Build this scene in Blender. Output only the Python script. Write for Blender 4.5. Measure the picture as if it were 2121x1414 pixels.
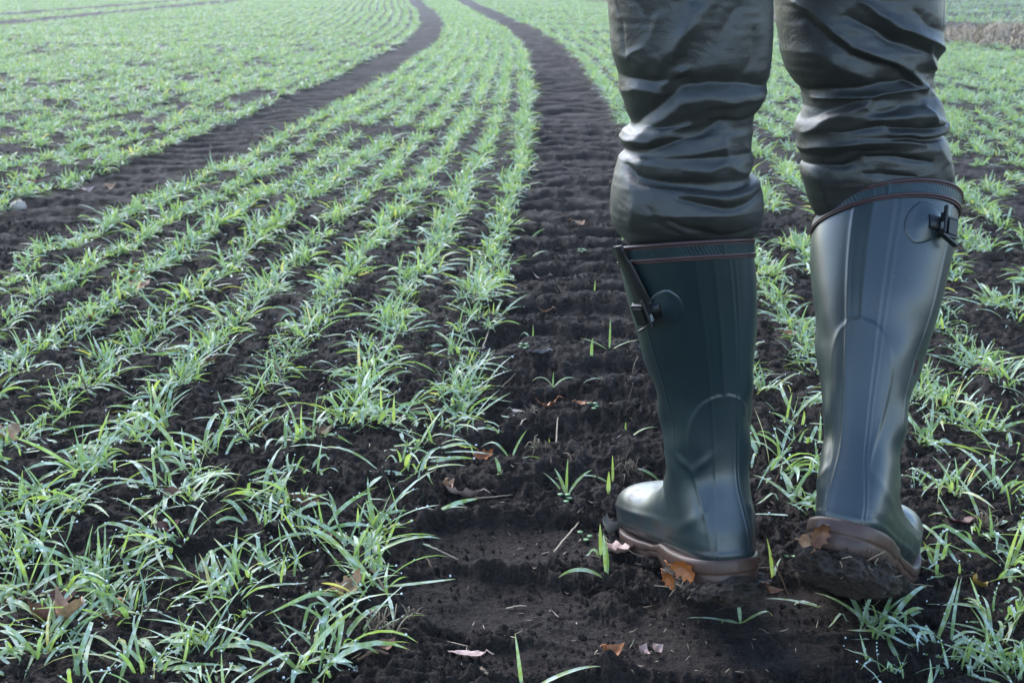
import bpy, math, random
import numpy as np

# ---------------------------------------------------------------- scene, camera, sky, sun, exposure
for o in list(bpy.data.objects):
    bpy.data.objects.remove(o, do_unlink=True)
S = bpy.context.scene
COL = S.collection
F_PX, CAM_H = 2500.0, 0.667
TH = math.atan(762.0 / F_PX)
CT, ST = math.cos(TH), math.sin(TH)
cam_d = bpy.data.cameras.new("camera")
cam = bpy.data.objects.new("camera", cam_d)
COL.objects.link(cam)
cam.location = (0, 0, CAM_H)
cam.rotation_euler = (math.radians(90) - TH, 0, 0)
cam_d.sensor_width = 36.0
cam_d.lens = F_PX / 2121.0 * 36.0
cam_d.clip_start, cam_d.clip_end = 0.05, 2000
cam_d.dof.use_dof = True
cam_d.dof.focus_distance = 1.42
cam_d.dof.aperture_fstop = 14.0
S.camera = cam

SUN_EL, SUN_AZ = math.radians(38), math.radians(-28)      # azimuth from +Y (ahead), negative = to the left
W = bpy.data.worlds.new("World")
S.world = W
W.use_nodes = True
wn = W.node_tree
bg = wn.nodes["Background"]
sky = wn.nodes.new("ShaderNodeTexSky")
sky.sky_type = 'NISHITA'
sky.sun_disc = False
sky.sun_elevation = SUN_EL
sky.sun_rotation = SUN_AZ
sky.air_density, sky.dust_density, sky.ozone_density = 1.0, 0.5, 1.5
wn.links.new(sky.outputs[0], bg.inputs[0])
bg.inputs[1].default_value = 0.14
sd = bpy.data.lights.new("sun", 'SUN')
sd.energy = 1.1
sd.angle = math.radians(40)
sd.color = (1.0, 0.99, 0.975)
sun = bpy.data.objects.new("sun", sd)
COL.objects.link(sun)
sun.rotation_euler = (math.radians(90) - SUN_EL, 0, math.radians(180) - SUN_AZ)
S.view_settings.view_transform = 'Standard'
S.view_settings.look = 'None'
S.view_settings.exposure = 1.98
S.view_settings.gamma = 1.0
S.render.engine = 'CYCLES'
S.cycles.max_bounces = 6
S.cycles.use_denoising = True

rng = np.random.default_rng(7)
R = random.Random(11)

# ---------------------------------------------------------------- helpers
def px2ground(x, y, z=0.0):
    Z = F_PX * (CAM_H - z) / CT / (y + 55.0)
    return (x - 1060.5) / F_PX * Z, (Z - (CAM_H - z) * ST) / CT

def px_at_depth(x, y, d):
    t = (y - 707.0) / F_PX
    k = d * (ST + t * CT) / (CT - t * ST)
    Z = d * CT + k * ST
    return (x - 1060.5) / F_PX * Z, CAM_H - k, Z

def _h(ix, iy, iz, seed):
    n = (ix.astype(np.int64) * 374761393 + iy.astype(np.int64) * 668265263 + iz.astype(np.int64) * 1274126177 + seed * 974634777) & 0x7fffffff
    n = ((n ^ (n >> 13)) * 1274126177) & 0x7fffffff
    return ((n ^ (n >> 16)) & 0xffff) / 32767.5 - 1.0

def noise2(x, y, seed=0):
    x = np.asarray(x, float); y = np.asarray(y, float)
    ix, iy = np.floor(x), np.floor(y)
    fx, fy = x - ix, y - iy
    ux, uy = fx * fx * fx * (fx * (fx * 6 - 15) + 10), fy * fy * fy * (fy * (fy * 6 - 15) + 10)
    z = np.zeros_like(ix)
    a, b = _h(ix, iy, z, seed), _h(ix + 1, iy, z, seed)
    c, d = _h(ix, iy + 1, z, seed), _h(ix + 1, iy + 1, z, seed)
    return (a * (1 - ux) + b * ux) * (1 - uy) + (c * (1 - ux) + d * ux) * uy

def noise3(p, seed=0):
    x, y, z = p[..., 0], p[..., 1], p[..., 2]
    ix, iy, iz = np.floor(x), np.floor(y), np.floor(z)
    fx, fy, fz = x - ix, y - iy, z - iz
    s = lambda t: t * t * (3 - 2 * t)
    ux, uy, uz = s(fx), s(fy), s(fz)
    out = 0
    for dx in (0, 1):
        for dy in (0, 1):
            for dz in (0, 1):
                w = (ux if dx else 1 - ux) * (uy if dy else 1 - uy) * (uz if dz else 1 - uz)
                out = out + w * _h(ix + dx, iy + dy, iz + dz, seed)
    return out

def sstep(a, b, x):
    t = np.clip((x - a) / (b - a), 0, 1)
    return t * t * (3 - 2 * t)

def make_mesh(name, V, faces, smooth=True, mats=(), mat_idx=None, attrs=None):
    """faces: list of (n,k) int arrays, k the same within one array"""
    me = bpy.data.meshes.new(name)
    V = np.asarray(V, np.float32)
    faces = [np.asarray(f, np.int32) for f in faces if len(f)]
    nl = sum(f.size for f in faces); nf = sum(len(f) for f in faces)
    me.vertices.add(len(V)); me.vertices.foreach_set("co", V.ravel())
    me.loops.add(nl); me.loops.foreach_set("vertex_index", np.concatenate([f.ravel() for f in faces]))
    me.polygons.add(nf)
    tot = np.concatenate([np.full(len(f), f.shape[1], np.int32) for f in faces])
    st = np.concatenate([[0], np.cumsum(tot)[:-1]]).astype(np.int32)
    me.polygons.foreach_set("loop_start", st)
    me.polygons.foreach_set("loop_total", tot)
    me.polygons.foreach_set("use_smooth", np.full(nf, smooth, bool) if np.isscalar(smooth) else smooth)
    for m in mats:
        me.materials.append(m)
    if mat_idx is not None:
        me.polygons.foreach_set("material_index", np.asarray(mat_idx, np.int32))
    for k, v in (attrs or {}).items():
        a = me.attributes.new(k, 'FLOAT', 'POINT')
        a.data.foreach_set("value", np.asarray(v, np.float32))
    me.update(calc_edges=True)
    return me

def link(name, me, parent=None, loc=None, rotz=0.0):
    o = bpy.data.objects.new(name, me)
    COL.objects.link(o)
    if parent is not None:
        o.parent = parent
    if loc is not None:
        o.location = loc
    o.rotation_euler = (0, 0, rotz)
    return o

def tag(o, label=None, cat=None, group=None, kind=None):
    for k, v in (("label", label), ("category", cat), ("group", group), ("kind", kind)):
        if v:
            o[k] = v
    return o

class MB:
    """collects pieces into one mesh"""
    def __init__(self):
        self.V, self.F, self.M, self.S, self.n = [], [], [], [], 0
    def add(self, V, faces, mat=0, smooth=True):
        V = np.asarray(V, float)
        for f in faces:
            f = np.asarray(f, int)
            if len(f):
                self.F.append(f + self.n); self.M.append(np.full(len(f), mat)); self.S.append(np.full(len(f), smooth))
        self.V.append(V); self.n += len(V)
    def build(self, name, mats):
        return make_mesh(name, np.concatenate(self.V), self.F, np.concatenate(self.S), mats, np.concatenate(self.M))

def grid_faces(nr, nc, wrap=False, off=0):
    r = np.arange(nr - 1)[:, None]
    c = np.arange(nc if wrap else nc - 1)[None, :]
    c2 = (c + 1) % nc
    a = r * nc + c; b = r * nc + c2; d = (r + 1) * nc + c; e = (r + 1) * nc + c2
    return np.stack([a, b, e, d], -1).reshape(-1, 4) + off

def grid_normals(P, wrap=True):
    if wrap:
        du = np.roll(P, -1, 1) - np.roll(P, 1, 1)
    else:
        du = np.gradient(P, axis=1)
    dv = np.gradient(P, axis=0)
    n = np.cross(du, dv)
    return n / (np.linalg.norm(n, axis=2, keepdims=True) + 1e-12)

def tube(path, rad, nseg=6, flat=1.0, caps=True):
    path = np.asarray(path, float); n = len(path)
    rad = np.broadcast_to(np.asarray(rad, float), (n,))
    T = np.gradient(path, axis=0); T /= np.linalg.norm(T, axis=1, keepdims=True) + 1e-12
    ref = np.array([0, 0, 1.0]) if abs(T[0, 2]) < .9 else np.array([1.0, 0, 0])
    A = np.cross(T, ref); A /= np.linalg.norm(A, axis=1, keepdims=True) + 1e-12
    B = np.cross(A, T)
    th = np.linspace(0, 2 * np.pi, nseg, endpoint=False)
    V = path[:, None] + rad[:, None, None] * (np.cos(th)[None, :, None] * A[:, None] + flat * np.sin(th)[None, :, None] * B[:, None])
    F = [grid_faces(n, nseg, True)]
    if caps:
        F += [np.arange(nseg)[::-1][None, :], (np.arange(nseg) + (n - 1) * nseg)[None, :]]
    return V.reshape(-1, 3), F

def spline(ctrl, n):
    """Catmull-Rom through control rows (any number of columns)"""
    P = np.asarray(ctrl, float)
    if P.ndim == 1: P = P[:, None]
    Q = np.vstack([2 * P[0] - P[1], P, 2 * P[-1] - P[-2]])
    t = np.linspace(0, len(P) - 1, n)
    i = np.minimum(t.astype(int), len(P) - 2); f = (t - i)[:, None]
    p0, p1, p2, p3 = Q[i], Q[i + 1], Q[i + 2], Q[i + 3]
    return .5 * (2 * p1 + (p2 - p0) * f + (2 * p0 - 5 * p1 + 4 * p2 - p3) * f ** 2 + (3 * p1 - p0 - 3 * p2 + p3) * f ** 3)

# ---------------------------------------------------------------- materials
def new_mat(name):
    m = bpy.data.materials.new(name); m.use_nodes = True
    nt = m.node_tree
    return m, nt, nt.nodes["Principled BSDF"]

def nd(nt, typ, **kw):
    n = nt.nodes.new(typ)
    for k, v in kw.items():
        if k in n.inputs: n.inputs[k].default_value = v
        else: setattr(n, k, v)
    return n

def ramp(nt, src, stops):
    r = nt.nodes.new("ShaderNodeValToRGB")
    while len(r.color_ramp.elements) < len(stops): r.color_ramp.elements.new(.5)
    for e, (p, c) in zip(r.color_ramp.elements, stops):
        e.position = p; e.color = (*c, 1) if len(c) == 3 else c
    nt.links.new(src, r.inputs[0])
    return r

def bump(nt, bsdf, src, strength, dist, prev=None):
    b = nd(nt, "ShaderNodeBump", Strength=strength, Distance=dist)
    nt.links.new(src, b.inputs["Height"])
    if prev: nt.links.new(prev.outputs[0], b.inputs["Normal"])
    nt.links.new(b.outputs[0], bsdf.inputs["Normal"])
    return b

def obj_coord(nt):
    return nt.nodes.new("ShaderNodeTexCoord").outputs["Object"]

def mat_soil(name, far=False):
    m, nt, b = new_mat(name)
    co = obj_coord(nt)
    n1 = nd(nt, "ShaderNodeTexNoise", Scale=2.3, Detail=5.0, Roughness=.6)
    n2 = nd(nt, "ShaderNodeTexNoise", Scale=260.0, Detail=4.0, Roughness=.7)
    n3 = nd(nt, "ShaderNodeTexVoronoi", Scale=420.0)
    for n in (n1, n2, n3): nt.links.new(co, n.inputs["Vector"])
    r1 = ramp(nt, n1.outputs[0], [(.28, (.020, .0138, .0108)), (.72, (.052, .0370, .0285))])
    r2 = ramp(nt, n2.outputs[0], [(.30, (.35, .35, .35)), (.55, (1.0, 1.0, 1.02)), (.68, (1.9, 1.85, 1.8)), (.78, (4.5, 4.2, 3.8))])
    mx = nd(nt, "ShaderNodeMix", data_type='RGBA', blend_type='MULTIPLY'); mx.inputs[0].default_value = 1.0
    nt.links.new(r1.outputs[0], mx.inputs[6]); nt.links.new(r2.outputs[0], mx.inputs[7])
    out = mx.outputs[2]
    if far:                     # beyond the reach of the single blades the crop closes over the soil
        sx = nd(nt, "ShaderNodeSeparateXYZ"); nt.links.new(co, sx.inputs[0])
        mr = nd(nt, "ShaderNodeMapRange"); mr.inputs[1].default_value = 34; mr.inputs[2].default_value = 44
        nt.links.new(sx.outputs[1], mr.inputs[0])
        mg = nd(nt, "ShaderNodeMix", data_type='RGBA')
        nt.links.new(mr.outputs[0], mg.inputs[0]); nt.links.new(out, mg.inputs[6])
        n4 = nd(nt, "ShaderNodeTexNoise", Scale=.6, Detail=6.0); nt.links.new(co, n4.inputs["Vector"])
        r4 = ramp(nt, n4.outputs[0], [(.3, (.10, .17, .12)), (.7, (.16, .25, .18))])
        nt.links.new(r4.outputs[0], mg.inputs[7]); out = mg.outputs[2]
    nt.links.new(out, b.inputs["Base Color"])
    b.inputs["Roughness"].default_value = .85
    b.inputs["Specular IOR Level"].default_value = .22
    bb = bump(nt, b, n3.outputs[0], .7, .003)
    bump(nt, b, n2.outputs[0], 1.0, .007, bb)
    return m

def mat_blade():
    m, nt, b = new_mat("wheat_blade")
    at = nd(nt, "ShaderNodeAttribute", attribute_name="tint")
    al = nd(nt, "ShaderNodeAttribute", attribute_name="along")
    c1 = ramp(nt, at.outputs["Fac"], [(0, (.115, .205, .080)), (.45, (.20, .285, .085)), (.8, (.30, .37, .10)), (.95, (.42, .40, .13)), (1, (.50, .40, .20))])
    tip = ramp(nt, al.outputs["Fac"], [(0, (1.25, 1.2, .9)), (.25, (1, 1, 1)), (.9, (1, 1, 1)), (1, (1.6, 1.25, .9))])
    mx = nd(nt, "ShaderNodeMix", data_type='RGBA', blend_type='MULTIPLY'); mx.inputs[0].default_value = 1
    nt.links.new(c1.outputs[0], mx.inputs[6]); nt.links.new(tip.outputs[0], mx.inputs[7])
    # waxy, dew-covered bloom in patches, with the wet sheen painted into the colour
    co = obj_coord(nt)
    n1 = nd(nt, "ShaderNodeTexNoise", Scale=70.0, Detail=3.0, Roughness=.6); nt.links.new(co, n1.inputs["Vector"])
    rb = ramp(nt, n1.outputs[0], [(.42, (0, 0, 0)), (.62, (1, 1, 1))])
    mb = nd(nt, "ShaderNodeMath", operation='MULTIPLY'); nt.links.new(rb.outputs[0], mb.inputs[0]); mb.inputs[1].default_value = .76
    fr = nd(nt, "ShaderNodeMix", data_type='RGBA'); fr.inputs[7].default_value = (.65, .75, .67, 1)
    nt.links.new(mb.outputs[0], fr.inputs[0]); nt.links.new(mx.outputs[2], fr.inputs[6])
    nt.links.new(fr.outputs[2], b.inputs["Base Color"])
    b.inputs["Roughness"].default_value = .44
    b.inputs["Specular IOR Level"].default_value = .42
    b.inputs["Sheen Weight"].default_value = .25
    b.inputs["Sheen Roughness"].default_value = .35
    b.inputs["Sheen Tint"].default_value = (.8, .95, 1, 1)
    tr = nd(nt, "ShaderNodeBsdfTranslucent")
    tc = nd(nt, "ShaderNodeMix", data_type='RGBA', blend_type='MULTIPLY'); tc.inputs[0].default_value = 1
    nt.links.new(mx.outputs[2], tc.inputs[6]); tc.inputs[7].default_value = (1.85, 1.9, .98, 1)
    nt.links.new(tc.outputs[2], tr.inputs[0])
    ms = nd(nt, "ShaderNodeMixShader"); ms.inputs[0].default_value = .36
    nt.links.new(b.outputs[0], ms.inputs[1]); nt.links.new(tr.outputs[0], ms.inputs[2])
    nt.links.new(ms.outputs[0], nt.nodes["Material Output"].inputs[0])
    return m

def mat_drop():
    m, nt, b = new_mat("dew_water")
    b.inputs["Base Color"].default_value = (.9, .97, 1, 1)
    b.inputs["Roughness"].default_value = .03
    b.inputs["IOR"].default_value = 1.33
    b.inputs["Specular IOR Level"].default_value = 1.0
    b.inputs["Transmission Weight"].default_value = .35
    return m

def mat_simple(name, col, rough=.5, var=.25, scale=40.0, spec=.5, bmp=0.0, bscale=200.0, bdist=.001, coat=0.0):
    m, nt, b = new_mat(name)
    co = obj_coord(nt)
    n = nd(nt, "ShaderNodeTexNoise", Scale=scale, Detail=5.0, Roughness=.6); nt.links.new(co, n.inputs["Vector"])
    lo = tuple(max(0, c * (1 - var)) for c in col); hi = tuple(c * (1 + var) for c in col)
    r = ramp(nt, n.outputs[0], [(.3, lo), (.7, hi)])
    nt.links.new(r.outputs[0], b.inputs["Base Color"])
    b.inputs["Roughness"].default_value = rough
    b.inputs["Specular IOR Level"].default_value = spec
    if coat: b.inputs["Coat Weight"].default_value = coat; b.inputs["Coat Roughness"].default_value = .2
    if bmp:
        n2 = nd(nt, "ShaderNodeTexNoise", Scale=bscale, Detail=4.0, Roughness=.6); nt.links.new(co, n2.inputs["Vector"])
        bump(nt, b, n2.outputs[0], bmp, bdist)
    return m

def mat_rubber():
    m, nt, b = new_mat("green_rubber")
    co = obj_coord(nt)
    n = nd(nt, "ShaderNodeTexNoise", Scale=9.0, Detail=6.0, Roughness=.65); nt.links.new(co, n.inputs["Vector"])
    r = ramp(nt, n.outputs[0], [(.3, (.0022, .0130, .0175)), (.7, (.0044, .0200, .0255))])
    n2 = nd(nt, "ShaderNodeTexNoise", Scale=330.0, Detail=2.0); nt.links.new(co, n2.inputs["Vector"])
    sp = ramp(nt, n2.outputs[0], [(.735, (0, 0, 0)), (.76, (1, 1, 1))])
    mx = nd(nt, "ShaderNodeMix", data_type='RGBA'); mx.inputs[7].default_value = (.10, .085, .07, 1)
    nt.links.new(sp.outputs[0], mx.inputs[0]); nt.links.new(r.outputs[0], mx.inputs[6])
    sx = nd(nt, "ShaderNodeSeparateXYZ"); nt.links.new(co, sx.inputs[0])
    mr = nd(nt, "ShaderNodeMapRange"); mr.inputs[1].default_value = .22; mr.inputs[2].default_value = .03; mr.inputs[3].default_value = -.22; mr.inputs[4].default_value = .16
    nt.links.new(sx.outputs[2], mr.inputs[0])
    nz = nd(nt, "ShaderNodeTexNoise", Scale=48.0, Detail=9.0, Roughness=.75); nt.links.new(co, nz.inputs["Vector"])
    ad = nd(nt, "ShaderNodeMath", operation='ADD'); nt.links.new(nz.outputs[0], ad.inputs[0]); nt.links.new(mr.outputs[0], ad.inputs[1])
    dm = ramp(nt, ad.outputs[0], [(.57, (0, 0, 0)), (.72, (1, 1, 1))])
    md = nd(nt, "ShaderNodeMath", operation='MULTIPLY'); nt.links.new(dm.outputs[0], md.inputs[0]); md.inputs[1].default_value = .8
    mxd = nd(nt, "ShaderNodeMix", data_type='RGBA'); mxd.inputs[7].default_value = (.045, .034, .027, 1)
    nt.links.new(md.outputs[0], mxd.inputs[0]); nt.links.new(mx.outputs[2], mxd.inputs[6])
    nt.links.new(mxd.outputs[2], b.inputs["Base Color"])
    iv = nd(nt, "ShaderNodeMath", operation='SUBTRACT', use_clamp=True); iv.inputs[0].default_value = .8; nt.links.new(md.outputs[0], iv.inputs[1])
    nt.links.new(iv.outputs[0], b.inputs["Coat Weight"])
    rr = ramp(nt, n.outputs[0], [(.3, (.38, .38, .38)), (.7, (.50, .50, .50))])
    nt.links.new(rr.outputs[0], b.inputs["Roughness"])
    b.inputs["Specular IOR Level"].default_value = .5
    b.inputs["Coat Weight"].default_value = .15
    b.inputs["Coat Roughness"].default_value = .31
    n3 = nd(nt, "ShaderNodeTexNoise", Scale=55.0, Detail=5.0, Roughness=.7); nt.links.new(co, n3.inputs["Vector"])
    bump(nt, b, n3.outputs[0], .12, .0015)
    return m

def mat_leather():
    m, nt, b = new_mat("olive_leather")
    co = obj_coord(nt)
    n = nd(nt, "ShaderNodeTexNoise", Scale=7.0, Detail=6.0, Roughness=.6); nt.links.new(co, n.inputs["Vector"])
    r = ramp(nt, n.outputs[0], [(.3, (.0135, .0150, .0138)), (.7, (.0245, .0260, .0225))])
    nt.links.new(r.outputs[0], b.inputs["Base Color"])
    rr = ramp(nt, n.outputs[0], [(.3, (.40, .40, .40)), (.7, (.54, .54, .54))])
    nt.links.new(rr.outputs[0], b.inputs["Roughness"])
    b.inputs["Specular IOR Level"].default_value = .62
    v = nd(nt, "ShaderNodeTexVoronoi", Scale=420.0, feature='DISTANCE_TO_EDGE'); nt.links.new(co, v.inputs["Vector"])
    w = nd(nt, "ShaderNodeTexNoise", Scale=45.0, Detail=5.0, Roughness=.7, Distortion=1.2); nt.links.new(co, w.inputs["Vector"])
    b1 = bump(nt, b, v.outputs[0], .12, .0012)
    bump(nt, b, w.outputs[0], .32, .0035, b1)
    return m

M = dict(
    soil=mat_soil("dark_soil"), field=mat_soil("field_soil", True), blade=mat_blade(), drop=mat_drop(),
    rubber=mat_rubber(), leather=mat_leather(),
    sole=mat_simple("brown_sole_rubber", (.066, .034, .025), .46, .3, 60, .45, .15, 150),
    bead=mat_simple("maroon_piping", (.045, .018, .018), .42, .2, 60),
    band=mat_simple("ribbed_rubber", (.012, .028, .032), .45, .25, 60),
    black=mat_simple("black_plastic", (.006, .007, .008), .40, .2, 50),
    lining=mat_simple("dark_lining", (.03, .008, .008), .9, .3, 200),
    mark=mat_simple("pale_lettering", (.35, .38, .38), .5, .1, 50),
    mud=mat_simple("clotted_mud", (.034, .0235, .017), .75, .5, 90, .35, 1.0, 240, .005),
    straw=mat_simple("dry_straw", (.34, .26, .17), .6, .35, 120, .4, .3, 500),
    twig=mat_simple("brown_twig", (.12, .07, .04), .7, .4, 150, .3, .5, 300),
    root=mat_simple("dead_root", (.16, .115, .075), .75, .5, 90, .3),
    orange=mat_simple("orange_leaf", (.36, .115, .025), .45, .45, 70, .5, .5, 160, .002),
    brown=mat_simple("brown_leaf", (.17, .07, .032), .5, .45, 70, .5, .5, 160, .002),
    red=mat_simple("dark_red_leaf", (.12, .028, .014), .42, .4, 70, .5, .5, 160, .002),
    tan=mat_simple("tan_leaf", (.42, .235, .13), .5, .35, 60, .45, .5, 160, .002),
    pink=mat_simple("pale_pink_leaf", (.50, .33, .27), .55, .3, 60, .4, .5, 160, .002),
    grey=mat_simple("greyish_leaf", (.36, .34, .40), .42, .25, 60, .5, .4, 160, .002),
    yellow=mat_simple("yellow_leaf", (.45, .27, .05), .45, .35, 60, .5, .4, 160, .002),
    withered=mat_simple("withered_leaf", (.20, .165, .13), .55, .5, 60, .45, .5, 160, .002),
    stone=mat_simple("pale_stone", (.42, .35, .29), .8, .25, 90, .3, .6, 200),
    dry=mat_simple("dry_grass", (.36, .275, .175), .7, .4, 6, .3),
    weed=mat_simple("weed_leaf", (.08, .19, .05), .4, .25, 60, .5),
)

# ---------------------------------------------------------------- the field: wheel tracks, heights
TR = np.array([(.6, .10), (1.04, .115), (1.5, .10), (2.2, .135), (3.08, .18), (4.9, .265), (6.9, .30), (11.5, .305), (15.6, .10), (21.2, -.37), (33, -1.30), (60, -3.6)])
TL = np.array([(.6, -1.42), (1.5, -1.42), (2.5, -1.40), (3.1, -1.36), (4.1, -1.24), (4.9, -1.18), (6.2, -1.125), (7.9, -1.01), (10.8, -.95), (13.3, -.93), (17.2, -1.09), (22.6, -1.52), (33, -2.55), (60, -4.9)])
yy_ = np.linspace(.6, 60, 1200)
def _sm(T):
    v = np.interp(np.log(yy_), np.log(T[:, 0]), T[:, 1]); k = np.ones(41) / 41
    return np.convolve(np.pad(v, 20, 'edge'), k, 'valid')
TRs, TLs = _sm(TR), _sm(TL)
track_r = lambda y: np.interp(y, yy_, TRs)
track_l = lambda y: np.interp(y, yy_, TLs)
HW = .205
HWL = .205

FLAT = [(.02, 1.345, .13, .075, .011), (-.03, 1.20, .12, .06, .008), (.12, 1.13, .13, .05, .012), (.0, 1.08, .09, .03, .01), (.24, 1.12, .2, .06, .012), (.30, 1.19, .16, .05, .012), (-.35, 1.28, .10, .05, .012), (-.52, 1.22, .12, .05, .01)]

def track_mask(x, y):
    wob = .03 * noise2(x * 9, y * 9, 5)
    dr = np.abs(x - track_r(y)) + wob
    dl = np.abs(x - track_l(y)) + wob
    return np.maximum(1 - sstep(HW - .05, HW + .05, dr), 1 - sstep(HWL - .05, HWL + .05, dl))

EDGE = np.array([(4, 6.6), (8, 5.5), (11.2, 4.62), (12.4, 4.28), (16, 3.6), (22, 3.0), (32, 1.9), (60, -1.5)])
edge_x = lambda y: np.interp(y, EDGE[:, 0], EDGE[:, 1])
edge_w = lambda y: np.interp(y, [8, 16, 32], [1.9, 1.7, 1.0])
def ground_z(x, y, fine=False, cell=None):
    x = np.asarray(x, float); y = np.asarray(y, float)
    tm = track_mask(x, y)
    z = .012 * noise2(x * 1.3, y * 1.3, 1) + .010 * noise2(x * 4.1, y * 4.1, 2)
    clod = noise2(x * 11, y * 11, 3) + .6 * noise2(x * 23, y * 23, 4)
    cl = 1 - np.abs(noise2(x * 15 + 3, y * 15, 13)) * 2
    z = z + (.0085 * clod + .004 * cl) * (1 - .6 * tm)
    z = z - .022 * tm
    # tread bars pressed across the tracks
    onl = np.abs(x - track_l(y)) < np.abs(x - track_r(y))
    cxt = np.where(onl, track_l(y), track_r(y))
    ph = y + .35 * (x - cxt) ** 2 / .2 - .12 * onl * (x - cxt) + .05 * noise2(x * 6, y * 4, 6) + .018 * noise2(x * 19, y * 19, 7)
    bar = np.sin(ph * 2 * np.pi / .175)
    z = z + np.where(onl, .009, .018) * tm * (np.sign(bar) * np.abs(bar) ** .6) * np.clip(1.3 - .03 * y, .2, 1) * (.8 + .35 * noise2(x * 6, y * 6, 8)) * (.8 + .2 * sstep(1.35, 1.7, y))
    # level around the standing feet
    w = np.exp(-(((x - .21) / .14) ** 2 + ((y - 1.33) / .17) ** 2)) + np.exp(-(((x - .43) / .12) ** 2 + ((y - 1.28) / .14) ** 2))
    z = z * (1 - np.clip(w, 0, 1)) - .002 * np.clip(w, 0, 1)
    fl = np.zeros_like(z)
    for fx, fy, rx, ry, dp in FLAT:
        q = ((x - fx) / rx) ** 2 + ((y - fy) / ry) ** 2 + .35 * noise2(x * 14, y * 14, 9)
        k = 1 - sstep(.55, 1.1, q)
        z = z * (1 - k * .7) - .55 * dp * k
        z = z + .004 * np.exp(-((q - 1.25) / .25) ** 2)
        fl = np.maximum(fl, k)
    # bank of rough grass at the edge of the field, far right
    s = x - edge_x(y)
    bank = sstep(-.35, .55, s) * sstep(4, 9, y) * (1 - sstep(34, 60, y) * .5)
    z = z + .06 * bank * (1 + .35 * noise2(x * 1.1, y * 1.1, 12))
    if fine:
        A = (1 - .75 * fl)
        for fr, am, sd_ in ((38, .0052, 21), (80, .0042, 22), (150, .0030, 23), (270, .0019, 24)):
            res = 1 - sstep(.3 / fr, .7 / fr, cell)
            nz = noise2(x * fr, y * fr, sd_)
            z = z + am * A * res * (1 - np.abs(nz) * 2.0 + .35 * nz)
    return z

NC = 1240
rows = [.62]
while rows[-1] < 420:
    y0 = rows[-1]
    rows.append(y0 + ((.0017 if .95 < y0 < 2.4 else .0021 if y0 < 6 else .0030) * y0 if y0 < 9 else .006 * y0 if y0 < 40 else .03 * y0))
GY = np.array(rows)
tcol = np.linspace(-1, 1, NC)
tcol = np.sign(tcol) * (.75 * np.abs(tcol) + .25 * np.abs(tcol) ** 3)
GX = tcol[None, :] * (.56 * GY[:, None] + .38)
YY = np.broadcast_to(GY[:, None], GX.shape)
cell = np.maximum(np.gradient(GY)[:, None] * np.ones_like(GX), np.gradient(GX, axis=1))
GZ = ground_z(GX, YY, True, cell)
gf = grid_faces(len(GY), NC)
g = link("field_ground", make_mesh("field_ground", np.stack([GX, YY, GZ], -1).reshape(-1, 3), [gf], True, [M["field"]]))
tag(g, kind="structure")
# the rest of the land, a little lower, to the horizon all round
n_ = 61
ax = np.sinh(np.linspace(-6, 6, n_)) * 4.0
BX, BY = np.meshgrid(ax, ax)
BZ = -.16 + .03 * noise2(BX * .3, BY * .3, 31)
o = link("surrounding_land", make_mesh("surrounding_land", np.stack([BX, BY, BZ], -1).reshape(-1, 3), [grid_faces(n_, n_)], True, [M["field"]]))
tag(o, kind="structure")

# ---------------------------------------------------------------- wheat blades
def blades(base, az, el, bend, length, width, twist, tint, seg=7, mid=True, curl=0.0, vfold=.25):
    n = len(base)
    t = np.linspace(0, 1, seg + 1)
    e = el[:, None] - bend[:, None] * t[None] ** 1.4
    kk = (rng.random(n) < .3)[:, None] * rng.uniform(.4, 1.7, n)[:, None] * sstep(-.06, .06, t[None] - rng.uniform(.3, .8, n)[:, None])
    e = e - kk
    a = az[:, None] + kk * rng.normal(0, .5, n)[:, None] + (np.broadcast_to(curl, (n,))[:, None]) * t[None]
    D = np.stack([np.cos(a) * np.cos(e), np.sin(a) * np.cos(e), np.sin(e)], -1)
    step = (length / seg)[:, None, None]
    P = base[:, None] + np.concatenate([np.zeros((n, 1, 3)), np.cumsum((D[:, :-1] + D[:, 1:]) * .5 * step, 1)], 1)
    Sd = np.stack([-np.sin(a), np.cos(a), np.zeros_like(a)], -1)
    N = np.cross(D, Sd)
    tw = twist[:, None] * t[None]
    Sr = Sd * np.cos(tw)[..., None] + N * np.sin(tw)[..., None]
    Nr = np.cross(D, Sr)
    prof = (.38 + .62 * sstep(0, .38, t)) * np.clip(1 - t ** 2.6, 0, 1) ** .8 + .012
    wv = width[:, None, None] * .5 * prof[None, :, None]
    if mid:
        V = np.stack([P - Sr * wv, P + Nr * wv * vfold * -1, P + Sr * wv], 2); k = 3
    else:
        V = np.stack([P - Sr * wv, P + Sr * wv], 2); k = 2
    f1 = grid_faces(seg + 1, k)
    F = (f1[None] + (np.arange(n) * (seg + 1) * k)[:, None, None]).reshape(-1, 4)
    tn = np.broadcast_to(tint[:, None, None], (n, seg + 1, k)).reshape(-1)
    al = np.broadcast_to(t[None, :, None], (n, seg + 1, k)).reshape(-1)
    return V.reshape(-1, 3), F, tn, al, P, Sr * wv

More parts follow.
